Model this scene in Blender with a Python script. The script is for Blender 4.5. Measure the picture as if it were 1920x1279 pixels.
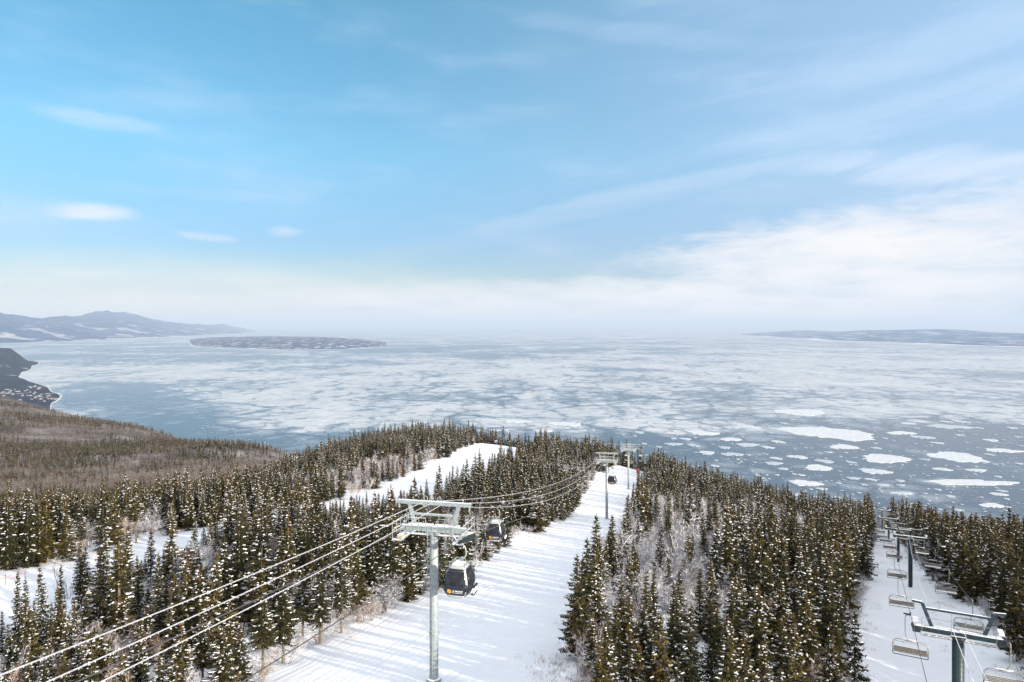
import bpy, math, random
import numpy as np
from mathutils import Vector, Matrix

for o in list(bpy.data.objects):
    bpy.data.objects.remove(o)
SC = bpy.context.scene
COL = SC.collection
R = math.radians

# ------------------------------------------------------------------ camera
F, CX, HY = 1300.0, 960.0, 612.0          # focal length and horizon of the 1920 px photograph
WATER = -700.0
cam = bpy.data.cameras.new('camera')
cam.sensor_width = 36.0
cam.lens = F / 1920.0 * 36.0
cam.shift_y = -(639.5 - HY) / 1920.0
cam.clip_start = 1.0
cam.clip_end = 400000.0
co = bpy.data.objects.new('camera', cam)
co.location = (0, 0, 0)
co.rotation_euler = (R(90), 0, 0)
COL.objects.link(co)
SC.camera = co

# ------------------------------------------------------------------ light
SUN_AZ, SUN_EL = R(131.0), R(17.0)         # azimuth clockwise from +Y
sl = bpy.data.lights.new('sun', 'SUN')
sl.energy = 4.8
sl.angle = R(0.53)
sl.color = (1.0, 0.90, 0.76)
so = bpy.data.objects.new('sun', sl)
to_sun = Vector((math.sin(SUN_AZ) * math.cos(SUN_EL), math.cos(SUN_AZ) * math.cos(SUN_EL), math.sin(SUN_EL)))
so.rotation_euler = to_sun.to_track_quat('Z', 'Y').to_euler()
so.location = (300, -200, 200)
COL.objects.link(so)
SC.view_settings.view_transform = 'Standard'
SC.view_settings.look = 'None'
SC.view_settings.exposure = 0.95
SC.view_settings.gamma = 1.0
SC.view_settings.use_curve_mapping = False
SC.cycles.use_denoising = True
SC.cycles.max_bounces = 5
SC.cycles.diffuse_bounces = 3
SC.cycles.glossy_bounces = 2
SC.cycles.transmission_bounces = 2
SC.cycles.transparent_max_bounces = 8
SC.cycles.volume_bounces = 0

# ------------------------------------------------------------------ node helpers
class NT:
    def __init__(s, tree):
        s.t = tree; s.n = tree.nodes; s.l = tree.links
    def node(s, typ, **kw):
        n = s.n.new(typ)
        for k, v in kw.items():
            setattr(n, k, v)
        return n
    def put(s, sock, v):
        if isinstance(v, bpy.types.NodeSocket): s.l.new(v, sock)
        elif v is not None: sock.default_value = v
    def math(s, op, a, b=None, c=None, clamp=False):
        n = s.node('ShaderNodeMath', operation=op, use_clamp=clamp)
        s.put(n.inputs[0], a); s.put(n.inputs[1], b)
        if c is not None: s.put(n.inputs[2], c)
        return n.outputs[0]
    def vec(s, x, y, z):
        n = s.node('ShaderNodeCombineXYZ')
        s.put(n.inputs[0], x); s.put(n.inputs[1], y); s.put(n.inputs[2], z)
        return n.outputs[0]
    def noise(s, vec, scale, detail=3.0, rough=0.5, dist=0.0, out=0):
        n = s.node('ShaderNodeTexNoise')
        if vec is not None: s.put(n.inputs['Vector'], vec)
        n.inputs['Scale'].default_value = scale; n.inputs['Detail'].default_value = detail
        n.inputs['Roughness'].default_value = rough; n.inputs['Distortion'].default_value = dist
        return n.outputs[out]
    def ramp(s, v, lo, hi, a=0.0, b=1.0, smooth=True):
        n = s.node('ShaderNodeMapRange')
        n.interpolation_type = 'SMOOTHSTEP' if smooth else 'LINEAR'
        n.clamp = True if not smooth else n.clamp
        s.put(n.inputs[0], v); s.put(n.inputs[1], lo); s.put(n.inputs[2], hi); s.put(n.inputs[3], a); s.put(n.inputs[4], b)
        return n.outputs[0]
    def mix(s, f, a, b, blend='MIX'):
        n = s.node('ShaderNodeMix', data_type='RGBA', blend_type=blend)
        s.put(n.inputs[0], f)
        s.put(n.inputs[6], a if isinstance(a, bpy.types.NodeSocket) else (*a, 1.0))
        s.put(n.inputs[7], b if isinstance(b, bpy.types.NodeSocket) else (*b, 1.0))
        return n.outputs[2]
    def sep(s, v):
        n = s.node('ShaderNodeSeparateXYZ'); s.put(n.inputs[0], v); return n.outputs

def material(name, base=(0.5, 0.5, 0.5), rough=0.8, metal=0.0, spec=0.3):
    m = bpy.data.materials.new(name); m.use_nodes = True
    nt = NT(m.node_tree); b = nt.n['Principled BSDF']
    b.inputs['Base Color'].default_value = (*base, 1)
    b.inputs['Roughness'].default_value = rough
    b.inputs['Metallic'].default_value = metal
    b.inputs['Specular IOR Level'].default_value = spec
    return m, nt, b
def bump(nt, b, h, strength, dist):
    n = nt.node('ShaderNodeBump'); n.inputs['Strength'].default_value = strength; n.inputs['Distance'].default_value = dist
    nt.put(n.inputs['Height'], h); nt.l.new(n.outputs[0], b.inputs['Normal'])
def coord(nt, which='Object'):
    return nt.node('ShaderNodeTexCoord').outputs[which]

# ------------------------------------------------------------------ world: sky with high thin cloud
W = bpy.data.worlds.new('World'); SC.world = W; W.use_nodes = True
nt = NT(W.node_tree)
bg = nt.n['Background']
sky = nt.node('ShaderNodeTexSky', sky_type='NISHITA')
sky.sun_disc = False
sky.sun_elevation = SUN_EL; sky.sun_rotation = SUN_AZ
sky.altitude = 700.0; sky.air_density = 1.0; sky.dust_density = 0.6; sky.ozone_density = 1.6
d = coord(nt, 'Generated')
x, y, z = nt.sep(d)
az = nt.math('ARCTAN2', x, y)
el = nt.math('ARCSINE', nt.math('MINIMUM', nt.math('MAXIMUM', z, -1.0), 1.0))
zz = nt.math('ADD', nt.math('MAXIMUM', z, 0.0), 0.10)
px_ = nt.math('DIVIDE', x, zz); py_ = nt.math('DIVIDE', y, zz)
plane = nt.vec(px_, py_, 0.0)
flow = nt.vec(nt.math('ADD', nt.math('MULTIPLY', az, 1.0), nt.math('MULTIPLY', el, 3.0)), nt.math('SUBTRACT', nt.math('MULTIPLY', el, 11.0), nt.math('MULTIPLY', az, 2.2)), 0.0)
lens = nt.vec(nt.math('MULTIPLY', az, 9.0), nt.math('MULTIPLY', el, 55.0), 0.0)
soft = nt.noise(nt.vec(nt.math('MULTIPLY', az, 2.2), nt.math('MULTIPLY', el, 8.0), 0.0), 1.6, 4, 0.55)
wisp = nt.noise(flow, 2.0, 7, 0.62, 0.6)
fine = nt.noise(nt.vec(nt.math('MULTIPLY', az, 5.0), nt.math('MULTIPLY', el, 20.0), 0.0), 2.4, 9, 0.64, 0.5)
def blob(cx, cy, rx, ry, tilt=0.0, n=None, namp=0.6, gain=1.0):
    a0, e0 = math.atan((cx - 960) / F), math.atan((612 - cy) / F)
    da = nt.math('SUBTRACT', az, a0); de = nt.math('SUBTRACT', el, e0)
    de = nt.math('SUBTRACT', de, nt.math('MULTIPLY', da, tilt))
    q = nt.math('ADD', nt.math('POWER', nt.math('ABSOLUTE', nt.math('DIVIDE', da, rx / F)), 2.0),
                nt.math('POWER', nt.math('ABSOLUTE', nt.math('DIVIDE', de, ry / F)), 2.0))
    v = nt.math('SUBTRACT', 1.0, q)
    v = nt.math('ADD', v, nt.math('MULTIPLY', nt.math('SUBTRACT', n if n is not None else fine, 0.5), namp * 4))
    return nt.math('MULTIPLY', nt.ramp(v, -0.15, 1.3), gain)
blobs = [blob(1720, 500, 560, 118, 0.10, fine, 0.50, 1.0), blob(1540, 480, 330, 66, 0.06, fine, 0.6, 0.85), blob(1400, 575, 900, 66, 0.02, fine, 0.34, 0.95),
         blob(900, 560, 520, 40, 0.02, fine, 0.4, 0.55), blob(300, 600, 900, 120, 0.0, fine, 0.12, 0.75),
         blob(1750, 165, 420, 46, 0.10, wisp, 0.7, 0.26), blob(1760, 250, 520, 40, 0.14, wisp, 0.7, 0.40),
         blob(1130, 385, 560, 26, 0.22, wisp, 0.9, 0.13), blob(1300, 345, 300, 16, 0.16, wisp, 0.9, 0.14), blob(1760, 355, 240, 34, -0.10, wisp, 0.8, 0.65),
         blob(1180, 70, 320, 22, -0.16, wisp, 0.7, 0.16), blob(60, 40, 90, 60, 0.4, wisp, 0.5, 0.14),
         blob(185, 280, 105, 15, -0.02, fine, 0.55, 0.40), blob(168, 428, 80, 17, 0.0, fine, 0.45, 0.78),
         blob(392, 459, 60, 10, -0.04, fine, 0.6, 0.42), blob(535, 445, 34, 13, 0, fine, 0.6, 0.40),
         blob(180, 527, 100, 8, 0.0, fine, 0.5, 0.35), blob(400, 385, 220, 12, 0.0, fine, 0.5, 0.12)]
inv = None
for b_ in blobs:
    k = nt.math('SUBTRACT', 1.0, b_, clamp=True)
    inv = k if inv is None else nt.math('MULTIPLY', inv, k)
haz = nt.math('MULTIPLY', nt.ramp(az, -0.55, 0.8), 0.08)
inv = nt.math('MULTIPLY', inv, nt.math('SUBTRACT', 1.0, haz))
inv = nt.math('MULTIPLY', inv, nt.math('SUBTRACT', 1.0, nt.math('MULTIPLY', nt.ramp(soft, 0.45, 0.8), 0.30)))
cloud = nt.math('SUBTRACT', 1.0, inv, clamp=True)
SKY_S = 0.085
tcol = nt.mix(nt.ramp(el, 0.02, 0.12, smooth=False), (0.52, 0.52, 0.52), (0.50, 0.66, 0.80))
tcol = nt.mix(nt.ramp(el, 0.12, 0.24, smooth=False), tcol, (0.62, 1.0, 1.02))
tcol = nt.mix(nt.ramp(el, 0.24, 0.44, smooth=False), tcol, (0.57, 1.13, 1.10))
tint = nt.mix(1.0, sky.outputs[0], tcol, 'MULTIPLY')
# unseen bright cloud added overhead and behind the viewer to lift the shaded snow
fill_cloud = nt.math('MAXIMUM', nt.ramp(el, 0.50, 0.95), nt.ramp(y, 0.30, -0.35))
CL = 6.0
shade = nt.mix(nt.ramp(nt.noise(nt.vec(nt.math('MULTIPLY', az, 4.0), nt.math('MULTIPLY', el, 26.0), 0.0), 1.3, 5, 0.55), 0.35, 0.7), (CL*1.02, CL*1.01, CL*1.01), (CL*0.84, CL*0.89, CL*0.96))
tint = nt.mix(nt.math('MULTIPLY', nt.ramp(az, -0.35, 0.75), 0.50), tint, (3.6, 5.2, 7.4))
shade = nt.mix(nt.ramp(el, 0.10, 0.26), shade, (4.6, 5.5, 6.9))
colr = nt.mix(cloud, tint, shade)
colr = nt.mix(nt.math('MULTIPLY', fill_cloud, nt.ramp(el, -0.02, 0.05)), colr, (7.3, 7.25, 7.4))
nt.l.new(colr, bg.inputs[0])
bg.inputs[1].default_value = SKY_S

# ------------------------------------------------------------------ numeric helpers
rng = np.random.default_rng(7)
def _hash(ix, iy, seed):
    h = (ix.astype(np.int64) * 374761393 + iy.astype(np.int64) * 668265263 + seed * 982451653) & 0x7fffffff
    h = ((h ^ (h >> 13)) * 1274126177) & 0x7fffffff
    return ((h ^ (h >> 16)) & 0xffff) / 65535.0
def vnoise(x, y, seed=0):
    x = np.asarray(x, float); y = np.asarray(y, float)
    ix, iy = np.floor(x), np.floor(y); fx, fy = x - ix, y - iy
    fx = fx * fx * (3 - 2 * fx); fy = fy * fy * (3 - 2 * fy)
    a = _hash(ix, iy, seed); b = _hash(ix + 1, iy, seed); c = _hash(ix, iy + 1, seed); d_ = _hash(ix + 1, iy + 1, seed)
    return (a * (1 - fx) + b * fx) * (1 - fy) + (c * (1 - fx) + d_ * fx) * fy
def fbm(x, y, seed=0, octv=4, gain=0.5):
    s, a, t = 0.0, 1.0, 0.0
    for k in range(octv):
        s = s + a * (vnoise(x * 2 ** k, y * 2 ** k, seed + k * 17) - 0.5); t += a; a *= gain
    return s / t
class Table:
    """drop below the camera as a function of bearing (photo px) and depth"""
    def __init__(s, cols, blur=(2.0, 2.5)):
        pxs = sorted(cols); s.u = np.arange(pxs[0], pxs[-1] + 1, 20.0)
        d0 = min(c[0][0] for c in cols.values()); d1 = max(c[-1][0] for c in cols.values())
        s.v = np.arange(math.log(d0), math.log(d1) + 0.03, 0.03)
        G = np.array([np.interp(s.v, [math.log(p[0]) for p in cols[k]], [p[1] for p in cols[k]]) for k in pxs])
        G = np.array([np.interp(s.u, pxs, G[:, j]) for j in range(G.shape[1])]).T
        for ax, sg in ((0, blur[0]), (1, blur[1])):
            r = int(3 * sg) + 1; k = np.exp(-0.5 * (np.arange(-r, r + 1) / sg) ** 2); k /= k.sum()
            pad = [(0, 0), (0, 0)]; pad[ax] = (r, r)
            P = np.pad(G, pad, mode='edge') if ax == 0 else np.pad(G, pad, mode='reflect', reflect_type='odd')
            G = np.apply_along_axis(lambda m: np.convolve(m, k, mode='valid'), ax, P)
        s.G = G
    def __call__(s, px, dd):
        a = np.clip((np.asarray(px, float) - s.u[0]) / 20.0, 0, len(s.u) - 1.001)
        b = np.clip((np.log(np.maximum(dd, 1e-3)) - s.v[0]) / 0.03, 0, len(s.v) - 1.001)
        i, j = a.astype(int), b.astype(int); fa, fb = a - i, b - j
        return (s.G[i, j] * (1 - fa) + s.G[i + 1, j] * fa) * (1 - fb) + (s.G[i, j + 1] * (1 - fa) + s.G[i + 1, j + 1] * fa) * fb

# ------------------------------------------------------------------ the mountain
left0 = [(25, 17.5), (48, 25.3), (60, 29.0), (81, 34.5), (109, 38.3), (130, 43), (160, 52), (200, 64), (300, 90), (400, 113), (600, 150), (800, 172), (1000, 188), (1400, 205), (2000, 222), (2500, 232), (3200, 400), (4200, 660), (4600, 720), (6000, 760)]
HILL = {
 -900: left0, -300: left0, 0: left0,
 200: [(25, 17.5), (48, 25.1), (60, 28.4), (81, 33.0), (105, 37.3), (130, 41), (160, 47), (200, 58), (300, 88), (400, 112), (600, 150), (800, 175), (1000, 195), (1400, 222), (1950, 245), (2300, 350), (3000, 640), (3300, 740), (6000, 780)],
 400: [(25, 17.5), (48, 24.9), (60, 28.0), (81, 32.3), (105, 36.6), (130, 39.7), (160, 45), (200, 53), (250, 64), (300, 78), (400, 105), (600, 140), (800, 165), (1000, 190), (1400, 228), (1800, 330), (2400, 600), (2800, 740), (6000, 780)],
 540: [(25, 17.4), (48, 24.7), (60, 27.4), (81, 31.6), (105, 36.0), (130, 39.5), (160, 43.8), (200, 50), (250, 57), (300, 64), (350, 73), (400, 85), (600, 140), (800, 170), (1200, 215), (1600, 350), (2200, 600), (2600, 740), (6000, 780)],
 650: [(25, 17.4), (48, 24.6), (60, 27.1), (81, 31.1), (105, 35.3), (130, 39.4), (160, 44), (200, 49.8), (300, 61), (400, 71), (450, 80), (600, 130), (900, 200), (1200, 300), (2000, 720), (6000, 780)],
 760: [(25, 17.4), (48, 24.6), (60, 26.9), (81, 30.8), (105, 35.1), (130, 39.3), (165, 44.0), (195, 47.3), (250, 52.8), (300, 57.2), (350, 61), (420, 66), (470, 77), (600, 140), (1000, 300), (1700, 720), (6000, 780)],
 870: [(25, 17.4), (48, 24.6), (60, 26.8), (81, 30.7), (105, 35.0), (130, 39.2), (165, 44.2), (200, 47.8), (250, 52.2), (310, 57), (400, 64.3), (450, 74), (600, 150), (1000, 340), (1650, 720), (6000, 780)],
 980: [(25, 17.4), (48, 24.6), (60, 26.8), (81, 30.8), (105, 35.3), (130, 39.6), (165, 45), (235, 52.5), (300, 59), (340, 62), (385, 65.5), (420, 72), (460, 85), (600, 155), (1000, 360), (1650, 720), (6000, 780)],
 1050: [(25, 17.4), (48, 24.6), (60, 26.9), (81, 31), (105, 35.6), (130, 40), (165, 45.4), (235, 54), (300, 60), (340, 62), (380, 68), (420, 80), (600, 165), (1000, 380), (1600, 720), (6000, 780)],
 1140: [(25, 17.4), (48, 24.6), (60, 27.0), (81, 31.2), (105, 35.8), (130, 40.2), (165, 45.4), (235, 54.8), (300, 60.3), (330, 61.5), (370, 72), (420, 90), (600, 180), (1000, 400), (1600, 720), (6000, 780)],
 1215: [(25, 17.4), (48, 24.6), (60, 27.1), (81, 31.6), (105, 36.2), (130, 40.7), (165, 46.5), (235, 55.5), (300, 61.5), (330, 68), (370, 84), (600, 200), (1000, 420), (1550, 720), (6000, 780)],
 1400: [(25, 17.6), (48, 24.9), (60, 27.6), (81, 32.8), (105, 38.2), (130, 43.2), (165, 50.5), (220, 60), (270, 67), (300, 75), (350, 97), (600, 230), (1000, 440), (1550, 720), (6000, 780)],
 1600: [(25, 18.5), (48, 26.5), (60, 29.0), (81, 33.8), (105, 39.2), (130, 44.6), (150, 49), (190, 57.2), (230, 65.5), (255, 73), (300, 96), (600, 250), (1000, 450), (1500, 720), (6000, 780)],
 1700: [(25, 21), (42, 27), (60, 30.8), (81, 34.8), (105, 40.2), (130, 45.4), (150, 49.5), (190, 57.6), (230, 66.2), (255, 73), (300, 98), (600, 260), (1000, 460), (1500, 720), (6000, 780)],
 1850: [(25, 21), (42, 26.8), (66, 31.0), (86, 35.6), (104, 40.4), (130, 46), (160, 54), (190, 64), (240, 87), (600, 290), (1000, 480), (1500, 720), (6000, 780)],
 2300: [(25, 21), (42, 26.6), (66, 31.0), (86, 35.6), (104, 40.6), (130, 48), (160, 60), (190, 74), (240, 100), (600, 300), (1000, 490), (1500, 720), (6000, 780)],
}
T = Table(HILL)
def interp(v, pts, k):
    return np.interp(v, [p[0] for p in pts], [p[k] for p in pts])
# corridor of the main run (y, left edge, right edge)
RUN = [(20, -26, 1), (48, -17.5, 4.2), (60, -14.6, 5.6), (72, -11.2, 7.4), (88, -6.0, 9.6), (100, -3.6, 12.2), (125, -0.5, 18.5), (133, 3, 20.5), (165, 13.6, 28.5), (205, 20.5, 36.5), (235, 26, 43), (265, 31, 50), (300, 44, 58), (330, 52, 66)]
RUN2 = [(-20, -8, 6), (42, 20, 36), (53, 26, 40.5), (68, 32.7, 48), (86, 43.5, 58), (110, 56, 68), (147, 75.5, 84), (183, 95.5, 103), (230, 119, 125), (270, 141, 146)]
LRUN = [(-150, 60, 14), (-102, 80, 14), (-72, 95, 13.5), (-64, 112, 12), (-59, 135, 11.5), (-51, 160, 13), (-36, 182, 17), (-27, 215, 15), (-19.5, 255, 14), (-9, 320, 17), (0, 390, 17)]
def run_dist(x, y):
    """signed distance (m) outside the nearest ski run, negative inside it"""
    x = np.asarray(x, float); y = np.asarray(y, float)
    w = vnoise(x * 0.12, y * 0.12, 5) * 2.6 - 1.3
    a = np.maximum(interp(y, RUN, 1) - x, x - interp(y, RUN, 2)) + w * 0.7
    a = np.where(y > 332, 50.0, a)
    b = np.maximum(interp(y, RUN2, 1) - x, x - interp(y, RUN2, 2)) + w * 0.6
    b = np.where(y > 275, 50.0, b)
    c = np.full_like(a, 99.0)
    for p, q in zip(LRUN[:-1], LRUN[1:]):
        ax, ay, aw = p; bx, by, bw = q; L2 = (bx - ax) ** 2 + (by - ay) ** 2
        t = np.clip(((x - ax) * (bx - ax) + (y - ay) * (by - ay)) / L2, 0, 1)
        c = np.minimum(c, np.hypot(x - ax - t * (bx - ax), y - ay - t * (by - ay)) - (aw + t * (bw - aw)))
    return np.minimum(np.minimum(a, b), c + w * 0.7)
def gz(x, y):
    x = np.asarray(x, float); y = np.asarray(y, float)
    ye = np.maximum(y, 25.0)
    dr = T(CX + F * x / ye, ye) - 0.14 * (ye - y)
    wild = np.clip(run_dist(x, y) / 4.0, 0, 1)
    z_ = -dr + (fbm(x * 0.35, y * 0.35, 3, 3) * 0.9 + 0.15) * wild + fbm(x * 0.07, y * 0.07, 9, 3) * 0.35
    far = np.clip((y - 450) / 500.0, 0, 1)
    z_ = z_ + far * fbm(x * 0.0045, y * 0.0045, 21, 4, 0.5) * 42.0
    return z_
def gz1(x, y):
    return float(gz(np.array([x]), np.array([y]))[0])

# ------------------------------------------------------------------ object helpers
def mesh_obj(name, verts, faces, mats, parent=None, midx=None, smooth=False):
    me = bpy.data.meshes.new(name)
    verts = np.asarray(verts, dtype=np.float32)
    me.from_pydata(verts.tolist() if len(verts) < 5000 else [tuple(v) for v in verts], [], faces)
    for m in (mats if isinstance(mats, (list, tuple)) else [mats]):
        me.materials.append(m)
    if midx is not None: me.polygons.foreach_set('material_index', midx)
    if smooth: me.polygons.foreach_set('use_smooth', [True] * len(me.polygons))
    me.update()
    o = bpy.data.objects.new(name, me)
    COL.objects.link(o)
    if parent is not None: o.parent = parent
    return o
def grid_obj(name, X, Y, Z, mat, smooth=True):
    n, m = X.shape
    V = np.stack([X, Y, Z], -1).reshape(-1, 3).astype(np.float32)
    i = np.arange(n - 1)[:, None] * m + np.arange(m - 1)[None, :]
    Fc = np.stack([i, i + 1, i + m + 1, i + m], -1).reshape(-1, 4).astype(np.int32)
    me = bpy.data.meshes.new(name)
    me.vertices.add(len(V)); me.vertices.foreach_set('co', V.ravel())
    me.loops.add(len(Fc) * 4); me.loops.foreach_set('vertex_index', Fc.ravel())
    me.polygons.add(len(Fc)); me.polygons.foreach_set('loop_start', np.arange(0, len(Fc) * 4, 4, dtype=np.int32))
    me.materials.append(mat); me.update(calc_edges=True); me.validate()
    if smooth: me.polygons.foreach_set('use_smooth', [True] * len(me.polygons))
    o = bpy.data.objects.new(name, me); COL.objects.link(o)
    return o
def empty(name, label, cat, loc, rz=0.0, group=None):
    o = bpy.data.objects.new(name, None); o.empty_display_size = 0.5
    o.location = loc; o.rotation_euler = (0, 0, rz)
    o['label'] = label; o['category'] = cat
    if group: o['group'] = group
    COL.objects.link(o); return o
def tag(o, label=None, cat=None, group=None, kind=None):
    if label: o['label'] = label
    if cat: o['category'] = cat
    if group: o['group'] = group
    if kind: o['kind'] = kind
    return o
class MB:
    """collects boxes, tubes and panels for one mesh"""
    def __init__(s): s.v = []; s.f = []; s.m = []
    def add(s, vs, fs, mi=0):
        k = len(s.v); s.v += [tuple(v) for v in vs]; s.f += [tuple(i + k for i in f) for f in fs]; s.m += [mi] * len(fs)
    def box(s, c, size, mi=0, rot=None):
        hx, hy, hz = size[0] / 2, size[1] / 2, size[2] / 2
        vs = [Vector((a * hx, b * hy, e * hz)) for a in (-1, 1) for b in (-1, 1) for e in (-1, 1)]
        if rot is not None: vs = [rot @ v for v in vs]
        vs = [v + Vector(c) for v in vs]
        s.add(vs, [(0, 1, 3, 2), (4, 6, 7, 5), (0, 4, 5, 1), (2, 3, 7, 6), (0, 2, 6, 4), (1, 5, 7, 3)], mi); return s
    def bar(s, a, b, w, h, mi=0):
        a, b = Vector(a), Vector(b); d_ = b - a; L = d_.length
        q = d_.normalized().to_track_quat('Y', 'Z').to_matrix()
        return s.box((a + b) / 2, (w, L, h), mi, q)
    def tube(s, pts, r, n=8, mi=0, caps=True):
        pts = [Vector(p) for p in pts]; rs = r if isinstance(r, (list, tuple)) else [r] * len(pts)
        k0 = len(s.v); up = None
        for i, p in enumerate(pts):
            t = (pts[min(i + 1, len(pts) - 1)] - pts[max(i - 1, 0)]).normalized()
            if up is None: up = t.orthogonal().normalized()
            a = (up - t * up.dot(t)).normalized(); up = a; b = t.cross(a)
            for j in range(n):
                th = 2 * math.pi * j / n
                s.v.append(tuple(p + (a * math.cos(th) + b * math.sin(th)) * rs[i]))
        for i in range(len(pts) - 1):
            for j in range(n):
                s.f.append((k0 + i * n + j, k0 + i * n + (j + 1) % n, k0 + (i + 1) * n + (j + 1) % n, k0 + (i + 1) * n + j)); s.m.append(mi)
        if caps:
            s.f.append(tuple(k0 + j for j in reversed(range(n)))); s.m.append(mi)
            e = k0 + (len(pts) - 1) * n
            s.f.append(tuple(e + j for j in range(n))); s.m.append(mi)
        return s
    def build(s, name, mats, parent=None, smooth=False):
        return mesh_obj(name, s.v, s.f, mats, parent, s.m, smooth)
def copy_tree(o, parent=None):
    c = o.copy(); COL.objects.link(c)
    if parent is not None: c.parent = parent
    for ch in KIDS.get(o.name, [k for k in bpy.data.objects if k.parent == o]):
        copy_tree(ch, c)
    return c
KIDS = {}
def remember(o):
    ks = [k for k in bpy.data.objects if k.parent == o]
    KIDS[o.name] = ks
    for k in ks: remember(k)

# ------------------------------------------------------------------ materials
def m_terrain():
    """snow near the camera, leafless brown woodland floor far down the mountain"""
    m, nt, b = material('mountain_snow', (0.86, 0.88, 0.92), 0.7, 0, 0.2)
    c = coord(nt); x, y, z = nt.sep(c)
    big = nt.noise(c, 0.05, 3, 0.5); mid = nt.noise(c, 0.8, 4, 0.6); fin = nt.noise(c, 7.0, 3, 0.6)
    ln = nt.math('ADD', nt.math('SUBTRACT', x, nt.math('MULTIPLY', y, 0.24)), nt.math('MULTIPLY', big, 5.0))
    lane = nt.noise(nt.vec(nt.math('MULTIPLY', ln, 0.45), nt.math('MULTIPLY', y, 0.02), 0.0), 1.0, 4, 0.6)
    trk = nt.noise(nt.vec(nt.math('MULTIPLY', ln, 2.6), nt.math('MULTIPLY', y, 0.05), 0.0), 1.0, 4, 0.65)
    h = nt.math('ADD', nt.math('MULTIPLY', mid, 0.14), nt.math('MULTIPLY', fin, 0.02))
    h = nt.math('ADD', h, nt.math('MULTIPLY', lane, 0.22)); h = nt.math('ADD', h, nt.math('MULTIPLY', trk, 0.10))
    cord = nt.math('SINE', nt.math('MULTIPLY', ln, 9.0)); h = nt.math('ADD', h, nt.math('MULTIPLY', cord, 0.012))
    bump(nt, b, h, 0.34, 1.0)
    wood = nt.ramp(y, 420.0, 560.0)
    patch = nt.noise(c, 0.012, 8, 0.75)
    floor = nt.mix(nt.ramp(patch, 0.42, 0.72), (0.05, 0.040, 0.036), (0.34, 0.325, 0.34))
    snow = nt.mix(nt.ramp(mid, 0.3, 0.75), (0.84, 0.87, 0.92), (0.89, 0.90, 0.93))
    nt.l.new(nt.mix(wood, snow, floor), b.inputs['Base Color'])
    return m
def m_needles():
    m, nt, b = material('spruce_needles', (0.06, 0.06, 0.025), 0.85, 0, 0.15)
    oi = nt.node('ShaderNodeObjectInfo'); rnd = oi.outputs['Random']
    c = coord(nt); g = coord(nt, 'Generated'); gz_ = nt.sep(g)[2]
    n = nt.noise(c, 2.2, 3, 0.6)
    a = nt.mix(nt.ramp(n, 0.40, 0.68), (0.010, 0.011, 0.004), (0.155, 0.114, 0.028))
    a = nt.mix(nt.ramp(rnd, 0.0, 1.0, 0.0, 0.85), a, (0.017, 0.021, 0.009))
    w = nt.math('MULTIPLY', nt.ramp(gz_, 0.70, 1.0), nt.ramp(nt.math('FRACT', nt.math('MULTIPLY', rnd, 7.13)), 0.25, 1.0))
    a = nt.mix(nt.math('MULTIPLY', w, nt.ramp(n, 0.25, 0.6, 0.05, 0.5)), a, (0.15, 0.075, 0.03))
    nt.l.new(a, b.inputs['Base Color'])
    return m
def m_bark(name, a, b_, snow=0.0, sc=6.0):
    m, nt, b = material(name, a, 0.9, 0, 0.1)
    c = coord(nt); n = nt.noise(c, sc, 4, 0.6)
    colr = nt.mix(nt.ramp(n, 0.35, 0.65), a, b_)
    if snow > 0:
        gn = nt.node('ShaderNodeNewGeometry'); nz = nt.sep(gn.outputs['Normal'])[2]
        n2 = nt.noise(c, 1.3, 3, 0.6)
        f = nt.math('MULTIPLY', nt.ramp(nz, 0.05, 0.45), nt.ramp(n2, 0.62 - 0.35 * snow, 0.72 - 0.2 * snow))
        colr = nt.mix(f, colr, (0.85, 0.86, 0.90))
    nt.l.new(colr, b.inputs['Base Color'])
    return m
def m_steel(name, a, b_, rough=0.45, metal=0.6, sc=8.0, snowtop=False):
    m, nt, b = material(name, a, rough, metal, 0.4)
    c = coord(nt); n = nt.noise(c, sc, 5, 0.65); n3 = nt.noise(c, sc * 7, 2, 0.5)
    colr = nt.mix(nt.ramp(n, 0.35, 0.65), a, b_)
    if snowtop:
        gn = nt.node('ShaderNodeNewGeometry'); nz = nt.sep(gn.outputs['Normal'])[2]
        colr = nt.mix(nt.ramp(nz, 0.6, 0.9), colr, (0.87, 0.88, 0.92))
        nt.l.new(nt.ramp(nz, 0.6, 0.9, metal, 0.0), b.inputs['Metallic'])
    nt.l.new(colr, b.inputs['Base Color'])
    nt.l.new(nt.ramp(n3, 0.3, 0.7, rough - 0.1, rough + 0.15), b.inputs['Roughness'])
    return m
M = {}
M['terrain'] = m_terrain()
M['needles'] = m_needles()
M['snowcap'] = material('clinging_snow', (0.72, 0.73, 0.77), 0.8, 0, 0.2)[0]
M['bark'] = m_bark('spruce_bark', (0.11, 0.092, 0.068), (0.21, 0.18, 0.13))
M['deadwood'] = m_bark('dead_branch_bark', (0.17, 0.13, 0.08), (0.26, 0.21, 0.14))
M['birch'] = m_bark('frosted_bark', (0.16, 0.145, 0.15), (0.26, 0.24, 0.25), 0.8, 3.0)
M['birchred'] = m_bark('red_brown_bark', (0.20, 0.13, 0.10), (0.32, 0.22, 0.17), 0.35, 3.0)
M['greybark'] = m_bark('grey_brown_bark', (0.085, 0.068, 0.06), (0.17, 0.14, 0.125), 0.2, 0.4)
M['gold'] = m_bark('golden_larch_bark', (0.42, 0.29, 0.12), (0.50, 0.38, 0.20), 0.0, 3.0)
M['galv'] = m_steel('galvanised_steel', (0.25, 0.29, 0.30), (0.35, 0.39, 0.40), 0.5, 0.25, 5.0)
M['galvs'] = m_steel('snowy_galvanised_steel', (0.23, 0.27, 0.28), (0.32, 0.36, 0.37), 0.5, 0.25, 5.0, True)
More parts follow.
